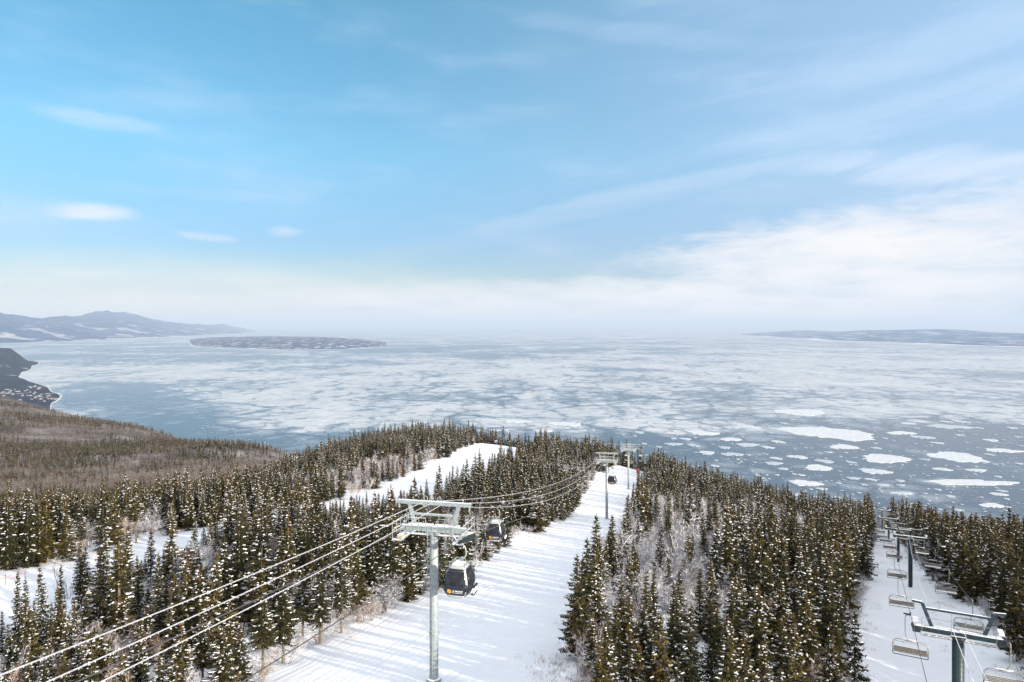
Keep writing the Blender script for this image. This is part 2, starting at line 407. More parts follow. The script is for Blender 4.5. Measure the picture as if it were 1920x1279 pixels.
M['dark'] = m_steel('dark_green_painted_steel', (0.012, 0.028, 0.036), (0.022, 0.042, 0.050), 0.45, 0.1, 6.0)
M['darks'] = m_steel('snowy_dark_green_steel', (0.013, 0.030, 0.038), (0.022, 0.044, 0.052), 0.45, 0.1, 6.0, True)
M['rubber'] = m_steel('black_rubber', (0.015, 0.015, 0.017), (0.03, 0.03, 0.03), 0.7, 0.0, 12)
M['rope'] = m_steel('steel_rope', (0.06, 0.058, 0.06), (0.12, 0.11, 0.11), 0.5, 0.4, 30)
M['frosted_rope'] = m_steel('frosted_steel_rope', (0.20, 0.20, 0.21), (0.45, 0.46, 0.48), 0.6, 0.2, 25)
M['rime'] = m_steel('grey_white_rime', (0.32, 0.33, 0.36), (0.58, 0.59, 0.62), 0.8, 0.0, 18)
M['chair'] = m_steel('chair_tubing', (0.22, 0.22, 0.21), (0.32, 0.31, 0.29), 0.45, 0.5, 10)
M['chairs'] = m_steel('snowy_chair_seat', (0.10, 0.09, 0.07), (0.16, 0.14, 0.10), 0.6, 0.0, 8, True)
M['cabin_frame'] = m_steel('cabin_aluminium', (0.34, 0.35, 0.35), (0.42, 0.42, 0.41), 0.35, 0.3, 3, False)
M['cabin_grey'] = m_steel('cabin_grey_sill', (0.40, 0.41, 0.42), (0.48, 0.49, 0.50), 0.45, 0.1, 4)
M['cabin_dark'] = m_steel('cabin_navy_black_paint', (0.010, 0.013, 0.022), (0.016, 0.020, 0.030), 0.25, 0.0, 3)
mg, ntg, bgl = material('tinted_cabin_glass', (0.03, 0.035, 0.045), 0.12, 0, 0.2); M['glass'] = mg
ng = ntg.noise(coord(ntg), 2.0, 3, 0.5); ntg.l.new(ntg.mix(ntg.ramp(ng, .3, .7), (0.012, 0.014, 0.020), (0.030, 0.033, 0.040)), bgl.inputs['Base Color'])
M['orange'] = m_steel('orange_decal', (0.85, 0.36, 0.02), (0.90, 0.42, 0.03), 0.5, 0, 5)
M['white'] = m_steel('white_decal', (0.82, 0.82, 0.82), (0.88, 0.88, 0.88), 0.5, 0, 5)
M['red'] = m_steel('red_padding', (0.60, 0.02, 0.04), (0.70, 0.03, 0.05), 0.6, 0, 5)
M['darkred'] = m_steel('dark_red_paint', (0.22, 0.02, 0.03), (0.28, 0.03, 0.04), 0.6, 0, 5)
M['orange_rope'] = m_steel('orange_red_cord', (0.75, 0.12, 0.06), (0.85, 0.18, 0.10), 0.7, 0, 5)
M['wood'] = m_steel('weathered_timber', (0.30, 0.22, 0.14), (0.42, 0.32, 0.22), 0.8, 0, 9, True)
M['sign_blue'] = m_steel('blue_sign_paint', (0.05, 0.12, 0.30), (0.07, 0.15, 0.34), 0.5, 0, 5)

# ------------------------------------------------------------------ ground sheet
u = np.unique(np.concatenate([np.linspace(-3.2, -0.95, 50), np.linspace(-0.95, 0.95, 620), np.linspace(0.95, 3.2, 50)]))
ys = np.concatenate([np.linspace(-90, 30, 50)[:-1], np.exp(np.linspace(math.log(30), math.log(5600), 620))])
U, YY = np.meshgrid(u, ys)
XX = U * np.maximum(YY, 45.0)
ground = grid_obj('mountain_slope', XX, YY, gz(XX, YY), M['terrain'])
tag(ground, 'snow covered mountainside with white ski runs dropping towards the river', kind='structure')
ground.name = 'terrain'

# ------------------------------------------------------------------ far shores
def m_far(name, snowfields, base1=(0.004, 0.044, 0.130), base2=(0.020, 0.075, 0.175), sc=1.0, lo=0.55):  # distance-haze blue is painted into these dark woodland base colours
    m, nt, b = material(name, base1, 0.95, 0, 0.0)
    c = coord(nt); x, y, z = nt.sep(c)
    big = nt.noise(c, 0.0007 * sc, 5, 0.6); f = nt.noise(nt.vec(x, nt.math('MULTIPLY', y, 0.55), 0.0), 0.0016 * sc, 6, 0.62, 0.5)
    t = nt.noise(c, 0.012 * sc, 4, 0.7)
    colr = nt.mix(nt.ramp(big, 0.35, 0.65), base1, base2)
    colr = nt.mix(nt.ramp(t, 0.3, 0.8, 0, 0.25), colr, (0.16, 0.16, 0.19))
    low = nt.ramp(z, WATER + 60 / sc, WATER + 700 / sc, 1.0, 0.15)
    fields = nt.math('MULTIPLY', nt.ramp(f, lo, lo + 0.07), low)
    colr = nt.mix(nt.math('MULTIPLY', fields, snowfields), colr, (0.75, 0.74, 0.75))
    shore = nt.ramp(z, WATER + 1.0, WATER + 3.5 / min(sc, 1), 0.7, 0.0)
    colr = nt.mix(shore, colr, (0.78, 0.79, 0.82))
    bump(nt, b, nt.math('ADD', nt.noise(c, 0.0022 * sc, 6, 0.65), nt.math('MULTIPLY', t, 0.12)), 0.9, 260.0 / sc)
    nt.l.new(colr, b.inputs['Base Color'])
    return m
def land(name, label, cols, mat, amp, wl, step=2.0, nd=220, blur=(1.2, 1.5)):
    tb = Table({k: v for k, v in cols.items()}, blur)
    p0, p1 = min(cols), max(cols)
    pv = np.linspace(p0, p1, int((p1 - p0) / step)); dv = np.exp(np.linspace(tb.v[0], tb.v[-1] - 0.02, nd))
    P, Dm = np.meshgrid(pv, dv)
    X = (P - CX) / F * Dm
    dr = tb(P, Dm)
    hgt = np.maximum(700 - dr, -8)
    n = fbm(X / wl, Dm / wl, 31, 5, 0.55)
    n2 = fbm(X / wl * 5, Dm / wl * 5, 47, 3, 0.5)
    hgt = np.where(hgt > 0, hgt * (1 + amp * n + amp * .5 * n2) + np.minimum(hgt, 60) * amp * n2 * 1.2, hgt + n * 6)
    o = grid_obj(name, X, Dm, WATER + hgt, mat)
    tag(o, label, kind='structure')
    return o
def ridge(base_y, tops, off=(1.03, 1.16, 1.34, 1.6, 1.75)):
    """columns from a waterline row and one or two crest rows of the photo"""
    cols = {}
    for px, by in base_y.items():
        d0 = 700.0 * F / (by - HY)
        t = tops[px]; col = [(d0 * 0.97, 704.0), (d0, 700.0), (d0 * off[0], 694.0)]
        d1, d2 = d0 * off[1], d0 * off[2]
        col += [(d1, (t[0] - HY) / F * d1), (d1 * 1.05, (t[0] + 0.6 - HY) / F * d1 * 1.05), (d2, (t[1] - HY) / F * d2), (d0 * off[3], (t[1] + 3 - HY) / F * d0 * off[3]), (d0 * off[4], 705.0)]
        cols[px] = col
    dmin = min(c[0][0] for c in cols.values()); dmax = max(c[-1][0] for c in cols.values())
    for c in cols.values():
        c[:] = [(dmin * 0.99, 706.0)] + c + [(dmax * 1.01, 706.0)]
    return cols
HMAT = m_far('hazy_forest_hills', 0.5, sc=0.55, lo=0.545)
base_l = {-420: 640, -200: 642, 0: 643, 60: 641, 130: 638, 200: 634, 260: 632, 320: 629.5, 380: 627, 420: 625.5, 450: 623.5, 480: 621.5}
top_l = {-420: (606, 592), -200: (608, 596), 0: (606, 590), 60: (609, 597), 130: (612, 592), 200: (604, 586), 260: (606, 593), 320: (613, 604), 380: (614, 608.5), 420: (613, 607), 450: (618, 613), 480: (620.8, 620.6)}
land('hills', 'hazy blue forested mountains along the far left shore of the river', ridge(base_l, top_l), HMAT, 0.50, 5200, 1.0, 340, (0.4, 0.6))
base_r = {1390: 627, 1430: 630, 1500: 634, 1620: 640.5, 1760: 644.5, 1920: 649, 2200: 655}
top_r = {1390: (626.5, 626.3), 1430: (625, 622), 1500: (629, 616.5), 1620: (634, 617), 1760: (637, 613.5), 1920: (638, 623), 2200: (640, 627)}
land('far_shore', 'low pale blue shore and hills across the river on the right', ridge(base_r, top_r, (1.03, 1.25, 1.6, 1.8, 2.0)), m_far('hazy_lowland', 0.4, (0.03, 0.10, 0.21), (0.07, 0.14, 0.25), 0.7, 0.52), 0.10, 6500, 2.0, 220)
isl = {}
for px, fy, by in ((340, 641, 640), (360, 642, 636), (400, 650, 633), (440, 652, 632), (500, 653, 630.5), (560, 653.5, 631), (600, 654.3, 632), (650, 653, 634.5), (690, 650.5, 639), (722, 648.5, 645), (745, 647, 646.5)):
    px = 357 + (px - 340) * 0.905
    d0 = 700 * F / (fy - HY); d1 = 700 * F / (by - HY); t = 150.0 * min(1, max(0.0, (d1 - d0) / 8000.0))
    isl[px] = [(20000, 706), (d0 * 0.985, 703), (d0, 700 - min(6, t)), (d0 * 1.03, 700 - t * 0.55), (d0 * 1.12 if d1 > d0 * 1.2 else (d0 + d1) / 2, 700 - t), ((d0 + d1) / 2 * 1.04, 700 - t * 1.05), (max(d1, d0 * 1.05), 702), (60000, 706)]
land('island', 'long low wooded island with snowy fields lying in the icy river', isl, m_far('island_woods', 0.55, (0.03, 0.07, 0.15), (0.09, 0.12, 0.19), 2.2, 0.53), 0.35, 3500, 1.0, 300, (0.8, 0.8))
cape = {-500: [(5000, 640), (7000, 600), (8500, 560), (9800, 520), (11500, 290), (13500, 300), (15000, 705)],
        -100: [(5000, 660), (7000, 645), (8500, 620), (9800, 560), (11800, 330), (13500, 350), (15000, 706)],
        0: [(5000, 670), (7000, 668), (8500, 664), (9600, 645), (12000, 352), (13500, 500), (15000, 708)],
        20: [(5000, 674), (7000, 672), (8500, 672), (9400, 690), (9800, 688), (12000, 366), (13500, 520), (15000, 708)],
        40: [(5000, 676), (6500, 674), (8000, 676), (9000, 688), (9600, 706), (10400, 706), (11200, 680), (12300, 500), (14000, 706), (15000, 710)],
        60: [(5000, 678), (6500, 676), (8000, 680), (8500, 692), (8900, 708), (12300, 707), (13200, 664), (14000, 706), (15000, 710)],
        80: [(5000, 680), (6500, 678), (8000, 686), (8300, 707), (14000, 710), (15000, 710)],
        100: [(5000, 706), (6330, 706), (6450, 690), (7250, 690), (7420, 707), (15000, 712)],
        120: [(5000, 708), (6760, 707), (6850, 696), (7050, 696), (7150, 707), (15000, 712)],
        140: [(5000, 710), (15000, 712)], 200: [(5000, 712), (15000, 712)]}
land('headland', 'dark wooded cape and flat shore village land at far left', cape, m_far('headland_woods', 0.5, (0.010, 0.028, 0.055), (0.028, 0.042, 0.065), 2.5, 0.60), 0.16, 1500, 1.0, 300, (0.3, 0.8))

# ------------------------------------------------------------------ river with sea ice
def ice_cover(px, py):
    """share of ice by bearing and row: how the pack lies on this river"""
    px = np.asarray(px, float); py = np.asarray(py, float)
    c = np.interp(py, [612, 622, 640, 665, 700, 740, 775, 800, 822, 850, 900, 1000, 1300], [.62, .60, .54, .60, .66, .62, .62, .55, .25, .17, .14, .12, .1])
    def bl(cx, cy, rx, ry, a):
        return a * np.exp(-(((px - cx) / rx) ** 2 + ((py - cy) / ry) ** 2))
    c = c + bl(250, 742, 170, 24, -.50) + bl(330, 792, 190, 24, -.46) + bl(560, 748, 190, 26, .26) + bl(520, 790, 130, 14, .26) + bl(460, 800, 130, 22, .16) \
        + bl(180, 672, 230, 13, -.22) + bl(450, 668, 150, 8, -.16) + bl(300, 690, 170, 10, .12) + bl(700, 655, 180, 12, -.18) + bl(900, 660, 150, 9, -.2) \
        + bl(1080, 658, 60, 5, -.3) + bl(1180, 694, 60, 3.5, -.4) + bl(960, 690, 300, 14, .1) + bl(1500, 685, 500, 28, .16) + bl(1600, 745, 300, 8, -.16) + bl(1300, 738, 200, 6, -.12) \
        + bl(850, 750, 200, 25, -.14) + bl(1100, 770, 260, 12, .14) + bl(1600, 775, 350, 14, .16) + bl(1850, 830, 200, 30, -.14) + bl(430, 640, 90, 6, .2) + bl(60, 700, 70, 20, .3) \
        + bl(780, 800, 150, 16, -.1) + bl(1000, 790, 160, 12, .1) + bl(1750, 905, 200, 8, .2) + bl(1150, 630, 400, 8, .12) + bl(250, 650, 200, 6, -.15)
    return np.clip(c, 0, 1)
mw, nt, b = material('river_water_and_ice', (0.05, 0.08, 0.11), 0.2, 0, 0.5)
c = coord(nt); x, y, z = nt.sep(c)
at = nt.node('ShaderNodeAttribute', attribute_name='ice'); cov = at.outputs['Fac']
flat = nt.vec(x, y, 0.0)
n1 = nt.noise(flat, 0.00035, 9, 0.62, 0.4)
n2 = nt.noise(nt.vec(x, nt.math('MULTIPLY', y, 0.55), 0.0), 0.0012, 8, 0.66, 0.8)
n3 = nt.noise(flat, 0.009, 6, 0.65)
vor = nt.node('ShaderNodeTexVoronoi'); vor.feature = 'F1'; vor.inputs['Scale'].default_value = 0.006
warp = nt.node('ShaderNodeVectorMath', operation='ADD'); nt.put(warp.inputs[0], flat)
wn = nt.node('ShaderNodeVectorMath', operation='SCALE'); nt.put(wn.inputs[0], nt.noise(flat, 0.004, 4, 0.6, 0, 1)); wn.inputs['Scale'].default_value = 160.0
nt.l.new(wn.outputs[0], warp.inputs[1]); nt.l.new(warp.outputs[0], vor.inputs['Vector'])
cell = nt.math('MULTIPLY', nt.math('SUBTRACT', 0.5, vor.outputs['Distance']), 0.35)
s_ = nt.math('ADD', nt.math('MULTIPLY', nt.math('SUBTRACT', n1, 0.5), 1.5), nt.math('MULTIPLY', nt.math('SUBTRACT', n2, 0.5), 1.3))
s_ = nt.math('ADD', s_, nt.math('MULTIPLY', nt.math('SUBTRACT', n3, 0.5), 0.45)); s_ = nt.math('ADD', s_, cell)
s_ = nt.math('ADD', s_, nt.math('SUBTRACT', cov, 0.5))
for sc_v, amt, wd_ in ((0.0016, 0.26, 0.08), (0.006, 0.15, 0.10)):
    ve = nt.node('ShaderNodeTexVoronoi'); ve.feature = 'DISTANCE_TO_EDGE'; ve.inputs['Scale'].default_value = sc_v
    nt.l.new(warp.outputs[0], ve.inputs['Vector'])
    s_ = nt.math('SUBTRACT', s_, nt.ramp(ve.outputs['Distance'], 0.0, wd_, amt, 0.0))
s_ = nt.math('ADD', s_, 0.015)
ice = nt.ramp(s_, 0.0, 0.13)
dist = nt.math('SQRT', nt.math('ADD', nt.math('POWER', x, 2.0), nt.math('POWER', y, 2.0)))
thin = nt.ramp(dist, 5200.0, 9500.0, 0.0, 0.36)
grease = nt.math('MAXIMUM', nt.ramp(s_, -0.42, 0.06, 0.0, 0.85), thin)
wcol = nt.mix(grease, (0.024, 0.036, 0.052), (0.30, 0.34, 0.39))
icec = nt.mix(nt.ramp(nt.math('ADD', nt.math('MULTIPLY', n3, .6), nt.math('MULTIPLY', n2, .4)), 0.36, 0.62), (0.30, 0.35, 0.40), (0.45, 0.48, 0.515))
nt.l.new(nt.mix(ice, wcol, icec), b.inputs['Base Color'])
nt.l.new(nt.math('ADD', nt.math('MULTIPLY', ice, 0.5), nt.math('ADD', nt.math('MULTIPLY', grease, 0.2), 0.22)), b.inputs['Roughness'])
nt.l.new(nt.math('SUBTRACT', 0.5, nt.math('MULTIPLY', ice, 0.3)), b.inputs['Specular IOR Level'])
bump(nt, b, nt.noise(flat, 0.05, 3, 0.6), 0.12, 2.0)
pyv = np.concatenate([[612.62, 612.8, 613.1, 613.6], np.linspace(614, 660, 90), np.linspace(661, 1000, 240), [1050, 1150, 1400, 2000, 5000]])
pxv = np.linspace(-1400, 3300, 420)
PX, PY = np.meshgrid(pxv, pyv); DD = 700 * F / (PY - HY)
river = grid_obj('water', (PX - CX) / F * DD, DD, np.full_like(DD, WATER), mw, False)
a_ = river.data.attributes.new('ice', 'FLOAT', 'POINT'); a_.data.foreach_set('value', ice_cover(PX, PY).ravel().astype(np.float32))
tag(river, 'wide icy river reaching the horizon', kind='structure')

# ice floes: snow topped plates, each at its own place on the river
M['floe'], ntf, bf = material('floe_snow', (0.78, 0.80, 0.83), 0.75, 0, 0.2)
nf = ntf.noise(coord(ntf), 0.035, 6, 0.7); rn = ntf.node('ShaderNodeObjectInfo').outputs['Random']
ntf.l.new(ntf.mix(ntf.ramp(rn, 0.1, 0.9, 0.0, 0.6), ntf.mix(ntf.ramp(nf, 0.32, 0.62), (0.32, 0.38, 0.44), (0.52, 0.55, 0.58)), (0.30, 0.36, 0.42)), bf.inputs['Base Color'])
M['floe_bright'], ntf, bf = material('bright_floe_snow', (0.78, 0.80, 0.83), 0.75, 0, 0.2)
nf = ntf.noise(coord(ntf), 0.03, 7, 0.72); ntf.l.new(ntf.mix(ntf.ramp(nf, 0.30, 0.55), (0.34, 0.39, 0.44), (0.53, 0.56, 0.59)), bf.inputs['Base Color'])
NUMW = 'first second third fourth fifth sixth seventh eighth ninth tenth eleventh twelfth thirteenth fourteenth fifteenth sixteenth seventeenth eighteenth nineteenth twentieth twenty-first twenty-second twenty-third twenty-fourth twenty-fifth twenty-sixth twenty-seventh twenty-eighth twenty-ninth thirtieth'.split()
ORD = ['first', 'second', 'third', 'fourth', 'fifth', 'sixth', 'seventh', 'eighth', 'ninth', 'tenth', 'eleventh', 'twelfth']
def floe_ring(wx, wy, r, n):
    th = np.linspace(0, 2 * math.pi, n, endpoint=False); ph = r.random(4) * 6.28
    q = 1 + 0.12 * np.sin(2 * th + ph[0]) + 0.10 * np.sin(3 * th + ph[1]) + 0.06 * np.sin(5 * th + ph[2]) + 0.05 * np.sin(9 * th + ph[3]) + (r.random(n) - 0.5) * 0.20
    return np.cos(th) * wx / 2 * q, np.sin(th) * wy / 2 * q
hand = [(1555, 812, 136, 26, 'largest oval'), (1582, 838, 48, 9, 'pale round'), (1640, 848, 95, 13, 'long snow-topped'), (1660, 860, 88, 16, 'broad pale'), (1795, 857, 78, 22, 'broad ragged'), (1534, 877, 48, 11, 'round bright'), (1545, 865, 34, 6, 'slim oval'),
        (1318, 812, 54, 8, 'bright oval'), (1370, 824, 36, 6, 'bright oval'), (1300, 835, 20, 5, 'small round'), (1372, 852, 36, 6, 'oval'), (1400, 834, 42, 6, 'ragged'), (1450, 869, 32, 6, 'oval'), (1325, 849, 30, 6, 'oval'), (1545, 844, 40, 6, 'oval'),
        (1495, 857, 36, 6, 'grey'), (1510, 906, 50, 12, 'half hidden pale'), (1640, 884, 46, 12, 'grey ragged'), (1765, 880, 34, 5, 'slim'), (1830, 882, 40, 5, 'slim'), (1690, 925, 36, 6, 'oval'), (1570, 834, 46, 7, 'narrow'), (1612, 830, 60, 5, 'narrow'),
        (1820, 905, 170, 10, 'long streaked'), (1860, 948, 40, 9, 'bright flat'), (1705, 950, 26, 5, 'small'), (1020, 808, 34, 5, 'small bright'), (1230, 790, 40, 6, 'pale'), (1500, 773, 90, 12, 'broad pale'), (1515, 795, 70, 8, 'wide pale'), (1400, 800, 44, 6, 'pale'),
        (970, 790, 45, 6, 'bright'), (1060, 795, 60, 7, 'bright'), (760, 818, 60, 6, 'long'), (1600, 897, 26, 4, 'thin'), (1655, 910, 22, 4, 'thin'), (1730, 820, 40, 6, 'pale'), (1880, 845, 60, 7, 'pale'), (1780, 800, 70, 8, 'pale grey'), (1690, 812, 50, 6, 'pale')]
fr = np.random.default_rng(11)
floes = []
for f in hand:
    if not any(abs(f[0] - g[0]) < (f[2] + g[2]) * .56 and abs(f[1] - g[1]) < (f[3] + g[3]) * .6 for g in floes): floes.append(f)
while len(floes) < 290:
    px = fr.uniform(560, 1915); py = fr.uniform(786, 968)
    if px < 1150 and py > 812: continue
    w = 5 + 26 * fr.random() ** 3.0; h = w * fr.uniform(0.16, 0.26)
    if any(abs(px - f[0]) < (w + f[2]) * .56 + 1 and abs(py - f[1]) < (h + f[3]) * .6 + 0.8 for f in floes): continue
    floes.append((px, py, w, h, 'round' if fr.random() < 0.4 else ('ragged' if fr.random() < 0.5 else 'narrow')))
def size_word(w): return 'big' if w > 60 else ('medium' if w > 30 else ('small' if w > 16 else 'tiny'))
rows = {}
for f in floes: rows.setdefault(int((f[1] - 786) // 7), []).append(f)
def place_word(px):
    return ('left of the gondola towers' if px < 1120 else 'above the big forest block' if px < 1400 else 'beyond the forest crest' if px < 1640 else 'beyond the chairlift')
RW = ['far', 'next far', 'third', 'fourth', 'fifth', 'sixth', 'seventh', 'eighth', 'ninth', 'tenth', 'eleventh', 'twelfth', 'thirteenth', 'fourteenth', 'fifteenth', 'sixteenth', 'seventeenth', 'eighteenth', 'nineteenth', 'twentieth', 'twenty-first', 'twenty-second', 'twenty-third', 'twenty-fourth', 'twenty-fifth', 'twenty-sixth', 'twenty-seventh']
for rk, fs in sorted(rows.items()):
    fs.sort(); cnt = {}
    for px, py, w, h, s in fs:
        dd = 700 * F / (py - HY); wx = w / F * dd
        wy = 700 * F / (py - h / 2 - HY) - 700 * F / (py + h / 2 - HY)
        rx, ry = floe_ring(wx, wy, fr, 40)
        vs = [(a, q, 0.0) for a, q in zip(rx, ry)] + [(a * 0.985, q * 0.985, 1.6) for a, q in zip(rx, ry)]
        fc = [tuple(range(40, 80))] + [(k, (k + 1) % 40, 40 + (k + 1) % 40, 40 + k) for k in range(40)]
        o = mesh_obj('ice_floe', vs, fc, M['floe_bright'] if (w > 45 or 'bright' in s) and 'grey' not in s else M['floe'])
        o.location = ((px - CX) / F * dd, dd, WATER + 0.05)
        pw = place_word(px); k = cnt.get(pw, 0); cnt[pw] = k + 1
        if s == 'largest oval': lab = 'largest oval ice floe, bright white, on the open grey water'
        else: lab = f'{size_word(w)} {s} ice floe {pw}, {ORD[min(k, 11)]} from left in {RW[min(rk, 26)]} row'
        tag(o, lab, 'ice floe', 'ice floes on the open water')
# brash: thousands of small pieces, one object
bv, bfc = [], []
N = 9000
bx = fr.uniform(350, 1990, N); by_ = 770 + 250 * fr.random(N) ** 0.85
for px, py in zip(bx, by_):
    dd = 700 * F / (py - HY); 
    cl = vnoise(np.array([px * 0.02]), np.array([py * 0.12]), 3)[0]
    if cl < 0.34: continue
    w = (1.2 + 5.5 * fr.random() ** 3) / F * dd; e = w * fr.uniform(0.7, 1.5)
    n = 7; a = np.linspace(0, 6.283, n, endpoint=False) + fr.random() * 6; rr = 0.75 + 0.5 * fr.random(n)
    k = len(bv); X0 = (px - CX) / F * dd
    for j in range(n): bv.append((X0 + math.cos(a[j]) * w / 2 * rr[j], dd + math.sin(a[j]) * e / 2 * rr[j], WATER + 0.9))
    bfc.append(tuple(range(k, k + n)))
o = mesh_obj('brash_ice', bv, bfc, M['floe']); tag(o, 'small broken pieces of ice scattered over the open water', kind='stuff')

# ------------------------------------------------------------------ tree prototypes
def tri_cat(L): return np.concatenate(L) if L else np.zeros((0, 4, 3))
def spruce_mesh(seed, H, Rm, t0, snow, lv=0.27, top_cut=0.0, dead=0.0, lean=0.0, clump=0.0):
    r = np.random.default_rng(seed)
    ndl, snw, dd_ = [], [], []
    bend = lambda z: (lean * (z / H) ** 2.2 * H, 0.3 * lean * math.sin(z / H * 3) * H)
    zs = np.arange(t0 * H, H * (1 - top_cut) - 0.15, lv)
    for zi, z0 in enumerate(zs):
        t = z0 / H
        prof = min(1.0, ((1 - t) / (1 - max(t0, .08))) ** 0.92 + 0.03)
        if t < t0 + 0.14: prof *= 0.72 + 0.28 * (t - t0) / 0.14
        if top_cut: prof = max(prof, 0.45) if t > 0.55 else prof
        n = 6 if prof > 0.35 else (5 if prof > .15 else 4)
        ph = r.random() * 6.28
        for k in range(n):
            L = Rm * prof * r.uniform(0.62, 1.18) * (1 + clump * math.sin(zi * 0.7 + k))
            if r.random() < 0.07: continue
            phi = ph + k * 2 * math.pi / n + r.uniform(-.35, .35); z = z0 + r.uniform(-.12, .12)
            er = np.array([math.cos(phi), math.sin(phi), 0]); et = np.array([-math.sin(phi), math.cos(phi), 0])
            bx0, by0 = bend(z)
            droop = r.uniform(0.28, 0.62) * (1 - 0.55 * t); upt = r.uniform(.12, .30)
            ns = max(3, int(L / 0.15)); s = (np.arange(ns) + 0.6) / ns; s = s[s > 0.12]
            P = np.array([bx0, by0, z]) + np.outer(L * s, er); P[:, 2] += -droop * L * s + upt * L * s ** 2.4
            heavy = r.random() < snow * .82 * (.40 if t < .30 else (.95 if t < .75 else .7)) * (.25 + .9 * (math.sin(zi * .9 + k * 1.7 + seed) > -.1))
            s0 = r.uniform(.3, .62)
            for i, si in enumerate(s):
                p = P[i]; tw = (0.15 + 0.36 * L * (1 - si)) * r.uniform(.7, 1.2); wd = r.uniform(.07, .115)
                for sd in (-1, 1):
                    dr_ = er * r.uniform(.45, .85) + et * sd * r.uniform(.55, .9); dr_[2] = -r.uniform(.12, .55); dr_ /= np.linalg.norm(dr_)
                    sd2 = np.cross(dr_, [0, 0, 1.0]); sd2 /= np.linalg.norm(sd2)
                    m_ = p + dr_ * tw * .5
                    ndl.append([p, m_ + sd2 * wd * .8 + [0, 0, -.03], p + dr_ * tw, m_ - sd2 * wd * .8 + [0, 0, -.03]])
                    if heavy and si > s0 and r.random() < .42:
                        w2 = wd * r.uniform(.3, .72); q = p + dr_ * tw * .5 + np.array([0, 0, .04]); hl_ = tw * r.uniform(.2, .4)
                        a_ = q + dr_ * hl_; b_ = q - dr_ * hl_; c_ = q + sd2 * w2; e_ = q - sd2 * w2; tp = q + [0, 0, .03]
                        snw += [[a_, c_, tp, tp], [c_, b_, tp, tp], [b_, e_, tp, tp], [e_, a_, tp, tp]]
                if heavy and si > s0 and i + 1 < len(s) and r.random() < .85:
                    p2 = P[i + 1]; up_ = np.array([0, 0, .055]); h1, h2 = r.uniform(.035, .10), r.uniform(.035, .10); m1, m2 = p + up_ + [0, 0, .03], p2 + up_ + [0, 0, .03]
                    lo_ = np.array([0, 0, -.03])
                    snw += [[p + up_ - et * h1 + lo_, m1, p2 + up_ - et * h2 + lo_, 0], [m1, m2, p2 + up_ - et * h2 + lo_, 0], [m1, p + up_ + et * h1 + lo_, p2 + up_ + et * h2 + lo_, 0], [m1, p2 + up_ + et * h2 + lo_, m2, 0]]
                hg = er * r.uniform(-.3, .5) + et * r.uniform(-.5, .5); hg[2] = -1.0
                hl = r.uniform(.14, .30) * (0.6 + .5 * min(L, 1.4)); m_ = p + hg * hl * .5
                ndl.append([p, m_ + er * .07 + et * .05, p + hg * hl, m_ - er * .07 - et * .05])
            tip = P[-1]; e2 = er * 1.0; e2[2] = .05
            ndl.append([tip, tip + e2 * .1 + et * .06, tip + e2 * .26, tip + e2 * .1 - et * .06])
            if heavy or r.random() < snow * .12:
                q = tip + np.array([0, 0, .03]); w2 = .07; tp = q + [0, 0, .05]; A = [q + er * .12, q + et * w2, q - er * .16, q - et * w2]
                snw += [[A[j], A[(j + 1) % 4], tp, tp] for j in range(4)]
    # leader
    bx0, by0 = bend(H)
    if not top_cut:
        for k in range(10):
            z = H - 0.75 + k * .085; a = r.random() * 6.28; p = np.array([bx0, by0, z]); e = np.array([math.cos(a), math.sin(a), .7]) * (.22 - .012 * k)
            s2 = np.array([-math.sin(a), math.cos(a), 0]) * .05
            ndl.append([p, p + e * .5 + s2, p + e, p + e * .5 - s2])
    tb = MB()
    zt = np.linspace(0, H * (1 - top_cut * .5), 7)
    tb.tube([(bend(z)[0], bend(z)[1], z) for z in zt], [0.13 * (H / 9) * (1 - .93 * z / H) + .008 for z in zt], 6)
    if dead > 0:
        for k in range(int(dead * 46)):
            z = r.uniform(.08, t0 + .12) * H; a = r.random() * 6.28; L = r.uniform(.4, 1.2) * Rm * .8
            e = np.array([math.cos(a), math.sin(a), -.25]); p0 = np.array([bend(z)[0], bend(z)[1], z]); p1 = p0 + e * L * .5; p2 = p0 + e * L + [0, 0, -.1 * L]
            tb.tube([p0, p1, p2], [.022, .016, .006], 3)
            for j in range(4):
                q = p0 + e * L * r.uniform(.25, .9); a2 = a + r.choice([-1, 1]) * r.uniform(.5, 1.0)
                tb.tube([q, q + np.array([math.cos(a2), math.sin(a2), -.4]) * L * .35], [.012, .005], 3)
    snw = [[q[0], q[1], q[2], q[2]] for q in snw]
    Q = np.array(ndl + snw, dtype=np.float32); nq, nsn = len(ndl), len(snw)
    me = bpy.data.meshes.new('crown')
    V = Q.reshape(-1, 3)
    me.vertices.add(len(V)); me.vertices.foreach_set('co', V.ravel())
    idx = np.arange(len(V), dtype=np.int32).reshape(-1, 4)
    flat_idx, starts = [], []; pos = 0
    a = idx[:nq]; b = idx[nq:, :3]
    flat_idx = np.concatenate([a.ravel(), b.ravel()]); starts = np.concatenate([np.arange(nq) * 4, nq * 4 + np.arange(nsn) * 3]).astype(np.int32)
    me.loops.add(len(flat_idx)); me.loops.foreach_set('vertex_index', flat_idx)
    me.polygons.add(nq + nsn); me.polygons.foreach_set('loop_start', starts)
    me.materials.append(M['needles']); me.materials.append(M['snowcap'])
    me.update(calc_edges=True)
    me.polygons.foreach_set('material_index', np.concatenate([np.zeros(nq, np.int32), np.ones(nsn, np.int32)]))
    tm = bpy.data.meshes.new('trunk'); tm.from_pydata(tb.v, [], tb.f); tm.materials.append(M['bark']); tm.update()
    return me, tm, H
RK = 1.12
